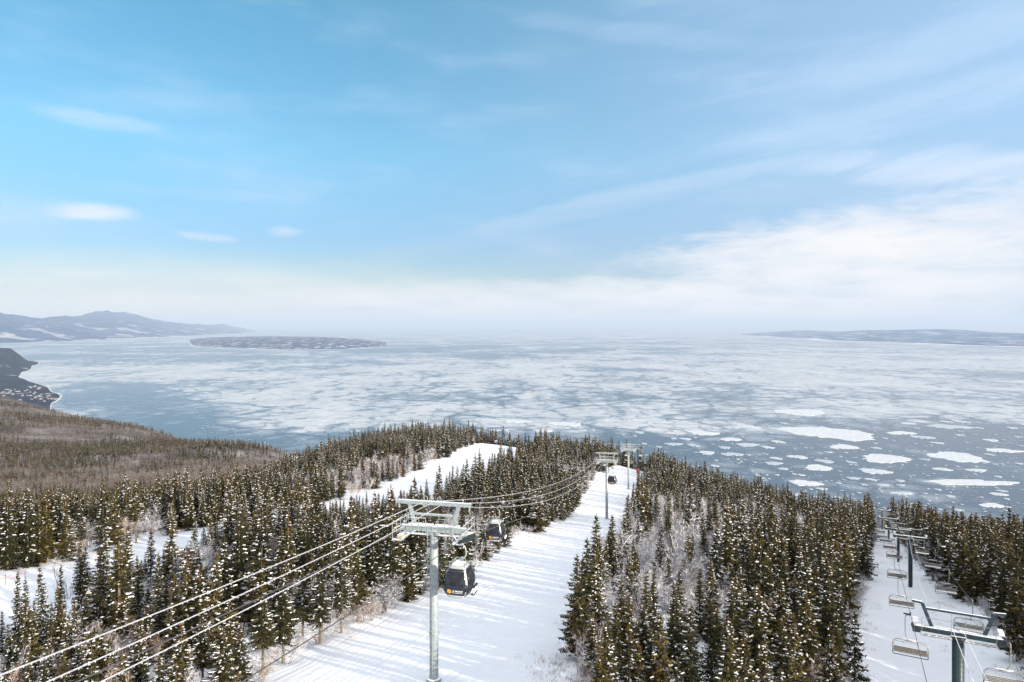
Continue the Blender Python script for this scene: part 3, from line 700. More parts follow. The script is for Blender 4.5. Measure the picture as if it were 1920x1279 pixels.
SPR = [  # seed, H, R, bare, snow, opts, look
    (1, 9.0, 1.45, .06, .50, {}, 'even conical snow-dusted'), (2, 9.5, 1.10, .05, .40, {}, 'narrow snow-dusted'), (3, 9.0, 1.80, .05, .75, {'clump': .15}, 'broad snow-loaded'),
    (4, 10.0, 1.60, .30, .45, {'dead': 1.0}, 'bare-trunked'), (5, 5.5, 1.10, .04, .70, {}, 'short snowy'), (6, 7.5, 1.75, .12, .60, {'top_cut': .16, 'clump': .25}, 'blunt-topped bushy'),
    (7, 9.5, 1.15, .08, .22, {}, 'slim dark'), (8, 10.5, 1.55, .10, .28, {'clump': .12}, 'tall dark'), (9, 8.5, 1.25, .05, .85, {'lean': .05}, 'slightly leaning white-flecked'),
    (10, 11.0, 1.50, .38, .50, {'dead': 1.3}, 'high-crowned bare-trunked'), (11, 6.5, 1.0, .03, .55, {}, 'short pointed')]
PROTO = [spruce_mesh(s, H, r_ * RK, t0, sn, **kw) for s, H, r_, t0, sn, kw, lk in SPR]

def shrub_mesh(seed, H, mat, stems=4, spread=.5, droop=0.0, dens=1.0):
    r = np.random.default_rng(seed); mb = MB()
    def grow(p, dr, L, rad, lev):
        pts = [p]; d_ = np.array(dr, float); q = np.array(p, float)
        k = 3 if lev < 2 else 2
        for i in range(k):
            d_ = d_ + r.normal(0, .13, 3) + np.array([0, 0, (.10 - droop * .25) if lev < 2 else -droop * .4]); d_ /= np.linalg.norm(d_)
            q = q + d_ * L / k; pts.append(q.copy())
        mb.tube(pts, [rad * (1 - .75 * i / k) for i in range(k + 1)], 5 if lev == 0 else 3, caps=False)
        if lev >= 3: return
        n = int([7, 6, 5][lev] * dens)
        for i in range(n):
            t = r.uniform(.3, 1.0) if lev == 0 else r.uniform(.2, 1.0); a = t * k; i0 = min(int(a), k - 1); b0 = pts[i0] + (pts[i0 + 1] - pts[i0]) * (a - i0)
            ax = r.normal(0, 1, 3); ax -= d_ * ax.dot(d_); ax /= np.linalg.norm(ax)
            nd = d_ * .75 + ax * r.uniform(.45, .8); nd /= np.linalg.norm(nd)
            grow(b0, nd, L * r.uniform(.36, .55), max(rad * .42, .009), lev + 1)
    for s in range(stems):
        a = r.random() * 6.28; e = np.array([math.cos(a) * spread, math.sin(a) * spread, 1.0]) ; e /= np.linalg.norm(e)
        grow(np.array([math.cos(a), math.sin(a), 0]) * .12 * (stems > 1), e, H * r.uniform(.65, .95), .045 * H / 4 + .01, 0)
    me = bpy.data.meshes.new('bare_shrub'); me.from_pydata([tuple(v) for v in mb.v], [], mb.f); me.materials.append(mat); me.update()
    return me, H
SHR = [(21, 4.0, 'birch', 4, .45, .1, 'frosted many-stemmed'), (22, 4.5, 'birch', 3, .35, .3, 'frosted arching'), (23, 3.2, 'birch', 6, .6, .0, 'low frosted'), (24, 6.5, 'birch', 1, .1, .2, 'tall single-stemmed frosted'),
       (25, 4.2, 'birchred', 5, .4, .35, 'red-brown arching'), (26, 3.0, 'birchred', 6, .5, .1, 'low red-brown')]
SPROTO = [shrub_mesh(s, H, M[mt], st, sp, dp) for s, H, mt, st, sp, dp, lk in SHR]
GOLD = shrub_mesh(41, 6.0, M['gold'], 3, .25, 0.0, 1.2)

# ------------------------------------------------------------------ placing the trees
NEAR = [  # photo px of the tip, row of the tip, depth, kind of spruce
    (4, 1142, 60, 6), (15, 1165, 55, 0), (38, 1128, 58, 10), (64, 1120, 60, 1), (72, 1150, 52, 2), (96, 1125, 58, 6), (140, 1118, 58, 2), (160, 1100, 60, 0), (30, 1200, 45, 2), (55, 1215, 43, 10), (85, 1225, 42, 0), (120, 1205, 44, 6),
    (150, 1195, 45, 2), (175, 1215, 43, 10), (205, 1190, 45, 1), (230, 1215, 42, 4), (300, 1225, 41, 2), (330, 1240, 40, 10), (150, 1240, 40, 4), (10, 1240, 41, 4), (420, 1180, 45, 2), (450, 1165, 47, 0), (275, 1130, 54, 0), (300, 1105, 58, 7),
    (22, 1183, 46, 4), (33, 1066, 64, 1), (48, 1080, 60, 6), (50, 1130, 54, 2), (81, 1057, 66, 8), (114, 1055, 66, 1), (109, 1092, 60, 0), (153, 1034, 76, 0), (187, 1026, 60, 7), (117, 1125, 53, 10),
    (128, 1150, 48, 2), (193, 1003, 84, 8), (223, 1015, 76, 2), (234, 982, 88, 8), (225, 1113, 56, 8), (260, 1050, 62, 6), (278, 1097, 66, 10), (283, 987, 90, 1), (322, 975, 92, 2), (327, 1072, 62, 1),
    (312, 1078, 64, 6), (352, 1001, 82, 5), (359, 1050, 66, 1), (374, 1060, 60, 2), (379, 1034, 70, 5), (414, 1013, 78, 8), (435, 1024, 76, 6), (456, 950, 96, 7), (491, 1013, 66, 5), (540, 994, 80, 6),
    (527, 985, 86, 1), (573, 962, 84, 7), (593, 884, 104, 7), (617, 958, 88, 1), (634, 999, 74, 8), (671, 1036, 66, 3), (734, 1001, 74, 9), (765, 1015, 76, 2), (783, 1013, 80, 2), (568, 1062, 58, 9), (531, 1080, 54, 3),
    (493, 1106, 51, 9), (430, 1120, 50, 2), (340, 1165, 45, 2), (380, 1150, 47, 9), (260, 1185, 44, 2), (180, 1150, 46, 5), (90, 1190, 43, 2), (600, 1060, 60, 3), (640, 1050, 63, 9), (700, 1022, 71, 3),
    (846, 1000, 88, 2), (812, 1005, 84, 8), (870, 985, 96, 2), (905, 965, 104, 2), (925, 955, 112, 8), (736, 920, 108, 6), (790, 912, 120, 1), (740, 935, 112, 7), (700, 950, 100, 1),
    (1082, 1036, 54, 7), (1101, 1006, 64, 7), (1118, 962, 78, 7), (1093, 1038, 58, 1), (1125, 1043, 57, 8), (1166, 1080, 54, 7), (1156, 1125, 50, 6), (1180, 1111, 54, 2), (1149, 1179, 42, 8), (1180, 1172, 42, 0),
    (1197, 1193, 43, 10), (1117, 1230, 44, 4), (1238, 1146, 43, 7), (1207, 1127, 52, 2), (1295, 1130, 44, 7), (1239, 982, 92, 7), (1290, 999, 88, 0), (1312, 1060, 64, 6), (1170, 968, 98, 7), (1148, 963, 92, 7), (1139, 1139, 50, 6), (1219, 1176, 47, 1),
    (1404, 1024, 76, 7), (1366, 1153, 45, 2), (1396, 1181, 42, 0), (1375, 1081, 58, 2), (1466, 1153, 45, 0), (1464, 1081, 56, 2), (1513, 1048, 62, 8), (1511, 1104, 52, 0), (1553, 1052, 64, 2), (1555, 1085, 56, 7),
    (1529, 1043, 66, 0), (1490, 1167, 44, 2), (1490, 1074, 58, 1), (1427, 1190, 42, 8), (1366, 1226, 38, 2), (1408, 1237, 38, 2), (1464, 1249, 38, 2), (1434, 1097, 56, 5), (1440, 1022, 76, 1), (1501, 1022, 76, 8), (1480, 1197, 42, 1), (1574, 1110, 58, 3),
    (1740, 945, 190, 7), (1725, 962, 180, 6), (1770, 970, 160, 7), (1790, 975, 150, 6), (1820, 965, 150, 7), (1845, 968, 145, 7), (1880, 960, 140, 7), (1905, 985, 120, 7), (1862, 1000, 112, 0), (1890, 1010, 104, 2), (1915, 1030, 92, 7), (1830, 990, 125, 8), (1800, 1000, 128, 0),
    (1900, 1080, 74, 7), (1918, 1060, 80, 0), (1870, 1045, 92, 0), (1845, 1020, 106, 2), (1202, 890, 205, 7), (1216, 905, 190, 6)]
trees = []       # x, y, H, proto, rot
for px, py, dd, k in NEAR:
    x0 = (px - CX) / F * dd; H = -gz1(x0, dd) - (py - HY) / F * dd
    if H < 1.8 or run_dist(np.array([x0]), np.array([dd]))[0] < -1.0: print('near tree left out', px, py, dd, round(H, 1)); continue
    trees.append((x0, dd, H, k, rng.random() * 6.28))
NN = len(trees)
occ = {}
def cellkey(x0, y0): return (int(x0 // 3), int(y0 // 3))
for t in trees: occ.setdefault(cellkey(t[0], t[1]), []).append((t[0], t[1]))
def clear(x0, y0, dmin):
    cx_, cy_ = cellkey(x0, y0)
    for i in (-1, 0, 1):
        for j in (-1, 0, 1):
            for q in occ.get((cx_ + i, cy_ + j), ()):
                if (q[0] - x0) ** 2 + (q[1] - y0) ** 2 < dmin * dmin: return False
    return True
# patches where bare broadleaf scrub takes over (x, y, rx, ry)
PATCH = [(20, 92, 10, 26), (28, 125, 16, 22), (52, 165, 22, 26), (-62, 232, 22, 30), (-48, 268, 20, 26), (-43, 78, 9, 8), (-19, 66, 2.5, 6), (-33, 108, 8, 9), (-10, 118, 6, 12), (60, 190, 14, 24), (-30, 54, 5, 4), (20, 250, 10, 25), (-92, 140, 20, 14), (78, 135, 5, 20)]
def scrub(x0, y0):
    s = 0
    for a, b_, c_, d_ in PATCH: s = max(s, 1.25 - math.hypot((x0 - a) / c_, (y0 - b_) / d_))
    return s + (float(vnoise(np.array([x0 * .09]), np.array([y0 * .09]), 77)[0]) - .5) * .9
cand = []
yy = 36.0
while yy < 480:
    st = 2.75 + max(0, yy - 70) * 0.0028 if yy < 130 else 2.6 + (yy - 70) * .0034
    xs = np.arange(-0.80 * yy - 14, 0.80 * yy + 14 + (30 if yy < 170 else 0), st)
    cand += [(a + rng.uniform(-.45, .45) * st, yy + rng.uniform(-.45, .45) * st) for a in xs]
    yy += st
cand = np.array(cand)
rd = run_dist(cand[:, 0], cand[:, 1]); gzc = gz(cand[:, 0], cand[:, 1])
vh = vnoise(cand[:, 0] * .06, cand[:, 1] * .06, 91); scr = []
shrubs = []
crest = lambda px: np.interp(px, [-300, 400, 650, 980, 1140, 1215, 1400, 1600, 1850, 2300], [430, 450, 480, 460, 400, 370, 320, 285, 235, 230])
for (x0, y0), r_, g, v in zip(cand, rd, gzc, vh):
    px = CX + F * x0 / y0
    if r_ < 0.35 or y0 > crest(px): continue
    s = scrub(x0, y0)
    if px < 185 and 56 < y0 < 88: s = 0
    if s > 0.32 and rng.random() < 0.86:
        if rng.random() < .9: shrubs.append((x0, y0, None))
        continue
    if rng.random() < 0.10 and not (px < 185 and 56 < y0 < 88): shrubs.append((x0, y0, None))
    edge = r_ < 3.0
    H = 8.7 + (v - .5) * 4.0 + rng.normal(0, 1.8)
    if rng.random() < .16: H *= .62
    k = int(rng.choice([0, 1, 2, 6, 7, 8, 10], p=[.2, .17, .2, .12, .16, .1, .05]))
    if 1050 < px < 1640:
        H = min(H, 5.2 + rng.normal(0, .5)) if y0 < 50 else (min(H, 6.3 + rng.normal(0, .6)) if y0 < 64 else H)
        if px < 1340 and 60 < y0 < 120: H = min(H, 6.0)
    if px < 560:
        if y0 < 52: H = min(H, 6.2 + rng.normal(0, .5))
        if 96 < y0 < 140 and run_dist(np.array([x0]), np.array([y0 - 18.0]))[0] < 0: H = 11.5 + rng.normal(0, 1.1); k = int(rng.choice([3, 9, 7, 0]))
        if 185 <= px < 470 and 70 < y0 < 104: H = min(H, max(2.6, (-g - (1042 + rng.uniform(-16, 12) - HY) / F * y0)))
        if 185 <= px < 470 and 84 < y0 < 100 and rng.random() < .5: continue
    if 600 < px < 900:
        if y0 < 80: H = min(H, 8.0)
        if 92 < y0 < 170 and x0 < interp(y0, RUN, 1): H = min(H, 5.8 + rng.normal(0, .5))
    if px > 1700 and x0 > interp(y0, RUN2, 2): H = 10.0 + rng.normal(0, 1.0); k = int(rng.choice([0, 7, 2, 6, 7]))
    if y0 > 250: H *= 1.0
    if edge and k not in (3, 9) and 440 < px < 820 and y0 < 95: k = int(rng.choice([3, 9, 2]))
    H = max(H, 2.5)
    if px < 185 and 50 < y0 < 88:
        hm = -g - .425 * y0
        if y0 > 66 or hm < 1.6 or rng.random() < .06: continue
        H = min(H, hm * rng.uniform(.75, 1.1)); k = int(rng.choice([4, 10, 0, 1]))
    if px < 560 and 52 < y0 < 96 and rng.random() < .28:
        if rng.random() < .5: shrubs.append((x0, y0, .8))
        continue
    if 1190 < px < 1217 and 212 < y0 < 293: continue
    # keep the view of the towers and of the runs open
    if y0 < 44 and px < 470:
        if y0 < 37: continue
        H = min(H, -g - (.455 + .03 * rng.random()) * y0); k = int(rng.choice([4, 10, 2]))
        if H < 1.2: continue
    if not clear(x0, y0, 2.2 if y0 < 110 else 1.2): continue
    if y0 < 110: occ.setdefault(cellkey(x0, y0), []).append((x0, y0))
    if y0 < 46.5 and abs(px - 815) < 300: continue
    trees.append((x0, y0, H, k, rng.random() * 6.28))
TR = np.array([(a, b_, h, k, r_) for a, b_, h, k, r_ in trees])
tz = gz(TR[:, 0], TR[:, 1]) - 0.12
spx = CX + F * TR[:, 0] / TR[:, 1]; top = HY - F * (tz + TR[:, 2]) / TR[:, 1]; size = TR[:, 2] * F / TR[:, 1]
vis = (spx > -25) & (spx < 1945) & (top < 1275)
score = np.where(vis, size, -1); score[:NN] += np.where(score[:NN] > 0, 60, 0)
order = np.argsort(-score)[:300]
chosen = set(int(i) for i in order)
def zone(x0, y0):
    if x0 > interp(y0, RUN2, 2) - 1: return 'right-hand forest', 'right-hand forest beyond the chairlift'
    if x0 > interp(y0, RUN, 2) - 1: return 'central forest', 'central forest between the ski runs'
    t = interp(y0, [(p[1], p[0]) for p in LRUN], 1)
    if x0 > t: return 'left stand', 'left stand beside the gondola run'
    return 'wood behind left run', 'wood behind the small left run'
zn = {}
for i in chosen: zn.setdefault(zone(TR[i, 0], TR[i, 1]), []).append(i)
RANK = ['front', 'second', 'third', 'fourth', 'fifth', 'sixth', 'seventh', 'eighth', 'ninth', 'tenth', 'eleventh', 'twelfth', 'thirteenth', 'fourteenth', 'fifteenth', 'sixteenth', 'seventeenth', 'eighteenth']
labels = {}
for (zs_, zl), ids in zn.items():
    ids.sort(key=lambda i: TR[i, 1])
    for c0 in range(0, len(ids), 10):
        ch = sorted(ids[c0:c0 + 10], key=lambda i: spx[i])
        for j, i in enumerate(ch):
            labels[i] = (f'{SPR[int(TR[i, 3])][6]} spruce, {ORD[j]} from left in {RANK[min(c0 // 10, 17)]} rank of {zs_}', 'spruces in the ' + zl)
first = {}
for i in sorted(chosen, key=lambda i: TR[i, 1]):
    k = int(TR[i, 3]); cm, tm, H0 = PROTO[k]; sc_ = TR[i, 2] / H0
    e = empty('spruce_tree', labels[i][0], 'tree', (TR[i, 0], TR[i, 1], tz[i]), TR[i, 4], labels[i][1])
    wd = 0.5 * sc_ + 0.5 * min(sc_, 1.1) if sc_ > 1 else sc_ * .6 + .4 * sc_ ** .5
    if i < NN and spx[i] < 175: wd *= .85
    if i < NN and not spx[i] < 175: wd *= 1.12
    e.scale = (wd, wd, sc_)
    cr = bpy.data.objects.new('crown', cm); cr.parent = e; COL.objects.link(cr)
    tr = bpy.data.objects.new('trunk', tm); tr.parent = e; COL.objects.link(tr)
    first.setdefault(k, (cr, tr))
for k in range(len(PROTO)):
    if k not in first: print('variant without a tree', k)
def scatter(name, label, pts, protos, kind='stuff'):
    """one object: geometry nodes put the listed tree kinds on its points; pts = (x,y,z,scale_xy,scale_z,rot,kind)"""
    me = bpy.data.meshes.new(name); pts = np.array(pts)
    me.vertices.add(len(pts)); me.vertices.foreach_set('co', pts[:, :3].astype(np.float32).ravel())
    for nm, colm, ty in (('sxy', 3, 'FLOAT'), ('sz', 4, 'FLOAT'), ('rz', 5, 'FLOAT'), ('vi', 6, 'INT')):
        a = me.attributes.new(nm, ty, 'POINT'); a.data.foreach_set('value', pts[:, colm].astype(np.int32 if ty == 'INT' else np.float32))
    o = bpy.data.objects.new(name, me); COL.objects.link(o); tag(o, label, kind=kind)
    ng_ = bpy.data.node_groups.new(name + '_nodes', 'GeometryNodeTree')
    ng_.interface.new_socket('Geometry', in_out='INPUT', socket_type='NodeSocketGeometry'); ng_.interface.new_socket('Geometry', in_out='OUTPUT', socket_type='NodeSocketGeometry')
    N_ = ng_.nodes; Lk = ng_.links
    gi = N_.new('NodeGroupInput'); go = N_.new('NodeGroupOutput'); jn = N_.new('GeometryNodeJoinGeometry')
    for objs in reversed(protos):
        j2 = N_.new('GeometryNodeJoinGeometry')
        for ob in objs:
            oi = N_.new('GeometryNodeObjectInfo'); oi.inputs['Object'].default_value = ob; oi.transform_space = 'ORIGINAL'
            Lk.new(oi.outputs['Geometry'], j2.inputs[0])
        g2 = N_.new('GeometryNodeGeometryToInstance'); Lk.new(j2.outputs[0], g2.inputs[0]); Lk.new(g2.outputs[0], jn.inputs[0])
    ip = N_.new('GeometryNodeInstanceOnPoints'); ip.inputs['Pick Instance'].default_value = True
    def attr(nm, ty):
        a = N_.new('GeometryNodeInputNamedAttribute'); a.data_type = ty; a.inputs['Name'].default_value = nm; return a.outputs['Attribute']
    c1 = N_.new('ShaderNodeCombineXYZ'); sx = attr('sxy', 'FLOAT'); Lk.new(sx, c1.inputs[0]); Lk.new(sx, c1.inputs[1]); Lk.new(attr('sz', 'FLOAT'), c1.inputs[2])
    c2 = N_.new('ShaderNodeCombineXYZ'); Lk.new(attr('rz', 'FLOAT'), c2.inputs[2])
    Lk.new(gi.outputs[0], ip.inputs['Points']); Lk.new(jn.outputs[0], ip.inputs['Instance']); Lk.new(attr('vi', 'INT'), ip.inputs['Instance Index'])
    Lk.new(c2.outputs[0], ip.inputs['Rotation']); Lk.new(c1.outputs[0], ip.inputs['Scale']); Lk.new(ip.outputs[0], go.inputs[0])
    md = o.modifiers.new('scatter', 'NODES'); md.node_group = ng_
    return o
keys = sorted(first); kmap = {k: i for i, k in enumerate(keys)}
rest = [(TR[i, 0], TR[i, 1], tz[i], (TR[i, 2] / PROTO[int(TR[i, 3])][2]) ** .8, TR[i, 2] / PROTO[int(TR[i, 3])][2], TR[i, 4], kmap.get(int(TR[i, 3]), 0)) for i in range(len(TR)) if i not in chosen]
scatter('spruce_forest', 'dense snow-dusted spruce forest covering the mountain between the ski runs', rest, [first[k] for k in keys])
# scrub: frosted bare birches and alders
sh = [s for s in shrubs if clear(s[0], s[1], 0.8)]
# fringes along the edges of the runs
for k in range(900):
    y0 = 38 + 200 * rng.random() ** 1.4
    e, sg = [(interp(y0, RUN, 1), -1), (interp(y0, RUN, 2), 1), (interp(y0, RUN2, 1), -1), (interp(y0, RUN2, 2), 1)][int(rng.integers(4))]
    x0 = e + sg * rng.uniform(.2, 2.2)
    if 1050 < CX + F * x0 / y0 < 1640 or rng.random() < .45: sh.append((x0, y0, .45))
SH = []
for x0, y0, f in sh:
    px = CX + F * x0 / y0
    red = rng.random() < (.35 if px < 760 else .05)
    k = int(rng.choice([4, 5])) if red else int(rng.choice([0, 1, 2, 3], p=[.35, .25, .28, .12]))
    H = SPROTO[k][1] * rng.uniform(.7, 1.15) * (f or 1.0)
    if y0 < 60: H = min(H, 3.0)
    SH.append((x0, y0, H, k, rng.random() * 6.28))
SH = np.array(SH); shz = gz(SH[:, 0], SH[:, 1]) - .05
hpx = CX + F * SH[:, 0] / SH[:, 1]; hpy = HY - F * (shz + SH[:, 2]) / SH[:, 1]
sc2 = np.where((hpx > -20) & (hpx < 1940) & (hpy < 1275), SH[:, 2] * F / SH[:, 1], -1)
ho = [int(i) for i in np.argsort(-sc2)[:260]]; hs = set(ho)
zn = {}
for i in ho: zn.setdefault(zone(SH[i, 0], SH[i, 1]), []).append(i)
sfirst = {}
for (zs_, zl), ids in zn.items():
    ids.sort(key=lambda i: SH[i, 1])
    for c0 in range(0, len(ids), 10):
        for j, i in enumerate(sorted(ids[c0:c0 + 10], key=lambda i: hpx[i])):
            k = int(SH[i, 3]); o = bpy.data.objects.new('bare_shrub', SPROTO[k][0]); COL.objects.link(o)
            o.location = (SH[i, 0], SH[i, 1], shz[i]); o.rotation_euler = (0, 0, SH[i, 4]); o.scale = (SH[i, 2] / SPROTO[k][1],) * 3
            tag(o, f'{SHR[k][6]} bare shrub, {ORD[j]} from left in {RANK[min(c0 // 10, 17)]} scrub rank, {zs_}', 'shrub', 'bare shrubs in the ' + zl)
            sfirst.setdefault(k, (o,))
sk = sorted(sfirst); smap = {k: i for i, k in enumerate(sk)}
scatter('bare_scrub', 'frosted leafless scrub growing among the spruces', [(SH[i, 0], SH[i, 1], shz[i], SH[i, 2] / SPROTO[int(SH[i, 3])][1], SH[i, 2] / SPROTO[int(SH[i, 3])][1], SH[i, 4], smap.get(int(SH[i, 3]), 0)) for i in range(len(SH)) if i not in hs], [sfirst[k] for k in sk])
# golden larches where the chairlift drops out of sight
gfirst = None
for j in range(26):
    dd = rng.uniform(246, 275); px = 1664 + 2.8 * j; x0 = (px - CX) / F * dd
    o = bpy.data.objects.new('golden_larch', GOLD[0]); COL.objects.link(o); s = rng.uniform(.9, 1.35)
    o.location = (x0, dd, gz1(x0, dd) + .0); o.rotation_euler = (0, 0, rng.random() * 6); o.scale = (s, s, s)
    tag(o, f'leafless golden larch at the foot of the chairlift run, {NUMW[j]} from left in its clump', 'larch', 'golden larches below the chairlift')
# ------------------------------------------------------------------ the lower hillside woods
far = []
yy = 440.0
while yy < 2900:
    st = 3.4 + (yy - 440) * 0.0036
    xs = np.arange(-0.86 * yy, -0.20 * yy if yy > 900 else -0.1 * yy, st)
    far += [(a + rng.uniform(-.5, .5) * st, yy + rng.uniform(-.5, .5) * st * 1.3) for a in xs]
    yy += st * 1.3
FA = np.array(far); fz = gz(FA[:, 0], FA[:, 1])
keep = fz > WATER + 4; FA = FA[keep]; fz = fz[keep]
v1 = fbm(FA[:, 0] * .006, FA[:, 1] * .004, 55, 4, .6)
rr = rng.random(len(FA))
pts = []
LEAFLESS = [shrub_mesh(51, 9.0, M['greybark'], 1, .08, .05, 1.0), shrub_mesh(52, 8.5, M['greybark'], 2, .12, .0, 1.0)]
lf = []
for j in range(14):
    yy_ = 446 + 6 * j; x0 = -0.40 * yy_ + (j * 37 % 23) * 4 - 40
    o = bpy.data.objects.new('leafless_tree', LEAFLESS[j % 2][0]); COL.objects.link(o); o.location = (x0, yy_, gz1(x0, yy_)); o.rotation_euler = (0, 0, j * 1.7)
    tag(o, f'grey-brown leafless tree at the near edge of the far left hillside, {NUMW[j]} in depth', 'tree', 'leafless trees on the far hillside'); lf.append((o,))
protos = [first[k] for k in keys] + lf[:2]
con = [i for i, k in enumerate(keys) if k in (6, 7)]; dec = [len(keys), len(keys) + 1]
for (a, b_), z0, v, q in zip(FA, fz, v1, rr):
    if q < 0.34 + 2.6 * v:
        s = rng.uniform(.85, 1.45); pts.append((a, b_, z0 - .2, s, s, rng.random() * 6.28, con[int(rng.integers(len(con)))]))
    else:
        s = rng.uniform(.6, 1.05); pts.append((a, b_, z0 - .2, s, s, rng.random() * 6.28, dec[int(rng.integers(len(dec)))]))
scatter('hillside_woods', 'far hillside of leafless brown woods and dark spruces at left', pts, protos)
print('trees', len(TR), 'shrubs', len(SH), 'far', len(pts))

# ------------------------------------------------------------------ gondola lift
def ladder(mb, x0, y0, z0, z1, w=.38, mi=0, rail=.018):
    for s_ in (-1, 1): mb.tube([(x0 + s_ * w / 2, y0, z0), (x0 + s_ * w / 2, y0, z1)], rail, 5, mi)
    z = z0 + .3
    while z < z1 - .1:
        mb.tube([(x0 - w / 2, y0, z), (x0 + w / 2, y0, z)], .013, 4, mi); z += .3
def sheaves(root, mats, x0, z0, n, slope=-.16, r=.17, span=.36, name='sheave_train'):
    mb = MB()
    L = span * n
    mb.bar((x0 + .10, -L / 2, z0 - slope * -L / 2 - .24 + slope * -L / 2 * 2), (x0 + .10, L / 2, z0 - .24 + slope * L / 2), .06, .14, 0)
    mb.box((x0 * .5 + x0 / abs(x0) * abs(x0) * .42, 0, z0 - .34), (abs(x0) * .18, .16, .16), 0)
    tr = mb.build(name, mats, root)
    for k in range(n):
        y_ = (k - (n - 1) / 2) * span; zc = z0 + slope * y_ - r
        wb = MB(); wb.tube([(x0 - .05, y_, zc), (x0 + .05, y_, zc)], r, 14, 0)
        wb.tube([(x0 - .07, y_, zc), (x0 + .12, y_, zc)], .05, 8, 0)
        wb.build('sheave', M['rubber'], tr)
    return tr
def gondola_tower(loc, rz, H, label, dark=False, r=.30):
    G = M['dark'] if dark else M['galv']; GS = M['darks'] if dark else M['galvs']  # the far tower's shade is painted on as dark steel
    root = empty('gondola_tower', label, 'lift tower', loc, rz, 'gondola lift towers')
    p = MB(); p.tube([(0, 0, -1.5), (0, 0, H * .5), (0, 0, H)], [r * 1.04, r, r * .95], 24)
    for z in (H * .33, H * .66): p.tube([(0, 0, z - .05), (0, 0, z + .05)], r * 1.14, 24)
    p.tube([(0, 0, H), (0, 0, H + .04)], r * 1.1, 24)
    pole = p.build('pole', G, root, True)
    b = MB(); b.tube([(0, 0, -1.5), (0, 0, .25)], r * 1.7, 16); b.build('footing', M['galvs'], root)
    l = MB(); ladder(l, -r * .5, -r - .12, .6, H + .9); l.build('ladder', G, root)
    a = MB(); a.box((0, 0, H + .38), (4.7, .30, .36)); a.box((0, 0, H + .12), (.9, .5, .3)); a.build('crossarm', GS, root)
    # lifting frame above the crossarm
    f = MB()
    f.bar((-1.40, 0, H + .55), (-1.80, 0, H + 2.05), .18, .24); f.bar((1.40, 0, H + .55), (1.80, 0, H + 2.05), .18, .24)
    f.box((0, 0, H + 2.16), (5.3, .24, .25)); f.box((0, 0, H + 1.35), (3.1, .10, .14))
    for s_ in (-1, 1): f.box((s_ * 2.56, 0, H + 1.90), (.06, .2, .34))
    f.build('lifting_frame', GS, root)
    for s_ in (-1, 0, 1):
        h = MB(); x0 = -.18 + s_ * .42 + (.15 if s_ == 1 else 0)
        h.tube([(x0 - .13, 0, H + 2.32), (x0 - .11, 0, H + 2.55), (x0, 0, H + 2.64), (x0 + .11, 0, H + 2.55), (x0 + .13, 0, H + 2.32)], .022, 6)
        h.build('cable_hoop', G, root)
    for s_ in (-1, 1):
        c = MB(); x0 = s_ * 2.15
        c.box((x0, 0, H - .12), (.62, 3.0, .05))
        for q in (-1, 1): c.box((x0 + q * .32, 0, H - .10), (.05, 3.0, .12))
        for y_ in (-1.1, 1.1): c.bar((x0, y_, H - .15), (s_ * 1.2, 0, H + .25), .06, .06)
        w = c.build('catwalk', GS, root)
        g = MB()
        for q in (-1, 1):
            if q * s_ < 0: continue
            for y_ in (-1.45, -.75, 0, .75, 1.45): g.tube([(x0 + q * .32, y_, H - .1), (x0 + q * .32, y_, H + 1.0)], .022, 5)
            for z_ in (.5, 1.0): g.tube([(x0 + q * .32, -1.45, H + z_), (x0 + q * .32, 1.45, H + z_)], .022, 5)
        for y_ in (-1.45, 1.45):
            for z_ in (.5, 1.0): g.tube([(x0 - .3, y_, H + z_), (x0 + .3, y_, H + z_)], .02, 5)
            g.tube([(x0 - s_ * .3, y_, H - .1), (x0 - s_ * .3, y_, H + 1.0)], .022, 5)
        g.build('guard_rail', GS, root)
        # rail along the crossarm
        g2 = MB(); xs_ = [s_ * v for v in (.45, .95, 1.45, 1.85)]
        for x1 in xs_: g2.tube([(x1, -.45, H + .1), (x1, -.45, H + 1.2)], .02, 5)
        for z_ in (.65, 1.2): g2.tube([(xs_[0], -.45, H + z_), (xs_[-1], -.45, H + z_)], .02, 5)
        g2.box((s_ * 1.15, -.30, H + .06), (1.5, .30, .04)); g2.build('crossarm_rail', GS, root)
        sheaves(root, M['dark'], s_ * 2.5, H + .10, 8)
        n = MB(); n.box((s_ * .95, .05, H + .635), (1.75, .30, .09)); n.box((x0, .1, H - .06), (.5, 2.3, .08)); n.build('snow_cap', M['snowcap'], root)
    w = MB(); w.box((-2.05, -1.0, H + .05), (.35, .5, .22)); w.build('timber_block', M['wood'], root)
    return root
HEAD = -math.atan2(.24, 1.0)
def line_x(y_): return -5.4 + .24 * (y_ - 48)
GT = [(48.0, 10.5, 14.4, False, .30, 'nearest grey gondola tower, snow on its crossarm, standing on the wide run'), (164.0, 12.6, 32.2, False, .30, 'second grey gondola tower, cabins passing on both sides of its pole'),
      (235.0, 12.2, 42.2, False, .28, 'third slender grey gondola tower just before the crest of the run'), (290.0, 8.2, 52.0, True, .20, 'farthest dark gondola tower, red padding round its foot at the crest')]
tops = []
for y_, H, dr, dk, rr_, lab in GT:
    x0 = line_x(y_); g = gz1(x0, y_)
    Ht = -dr - g
    root = gondola_tower((x0, y_, g), HEAD, Ht, lab, dk, rr_)
    if dk:
        pb = MB(); pb.tube([(0, 0, 0.2), (0, 0, 2.0)], .62, 14); pb.build('red_padding', M['red'], root)
    tops.append((x0, y_, g + Ht))
def offs(pt, lat, up):
    return Vector((pt[0] + math.cos(HEAD) * lat, pt[1] + math.sin(HEAD) * lat, pt[2] + up))
P0 = (line_x(-62), -62.0, 1.9); P5 = (line_x(380), 380.0, -98.0)
allp = [P0] + tops + [P5]
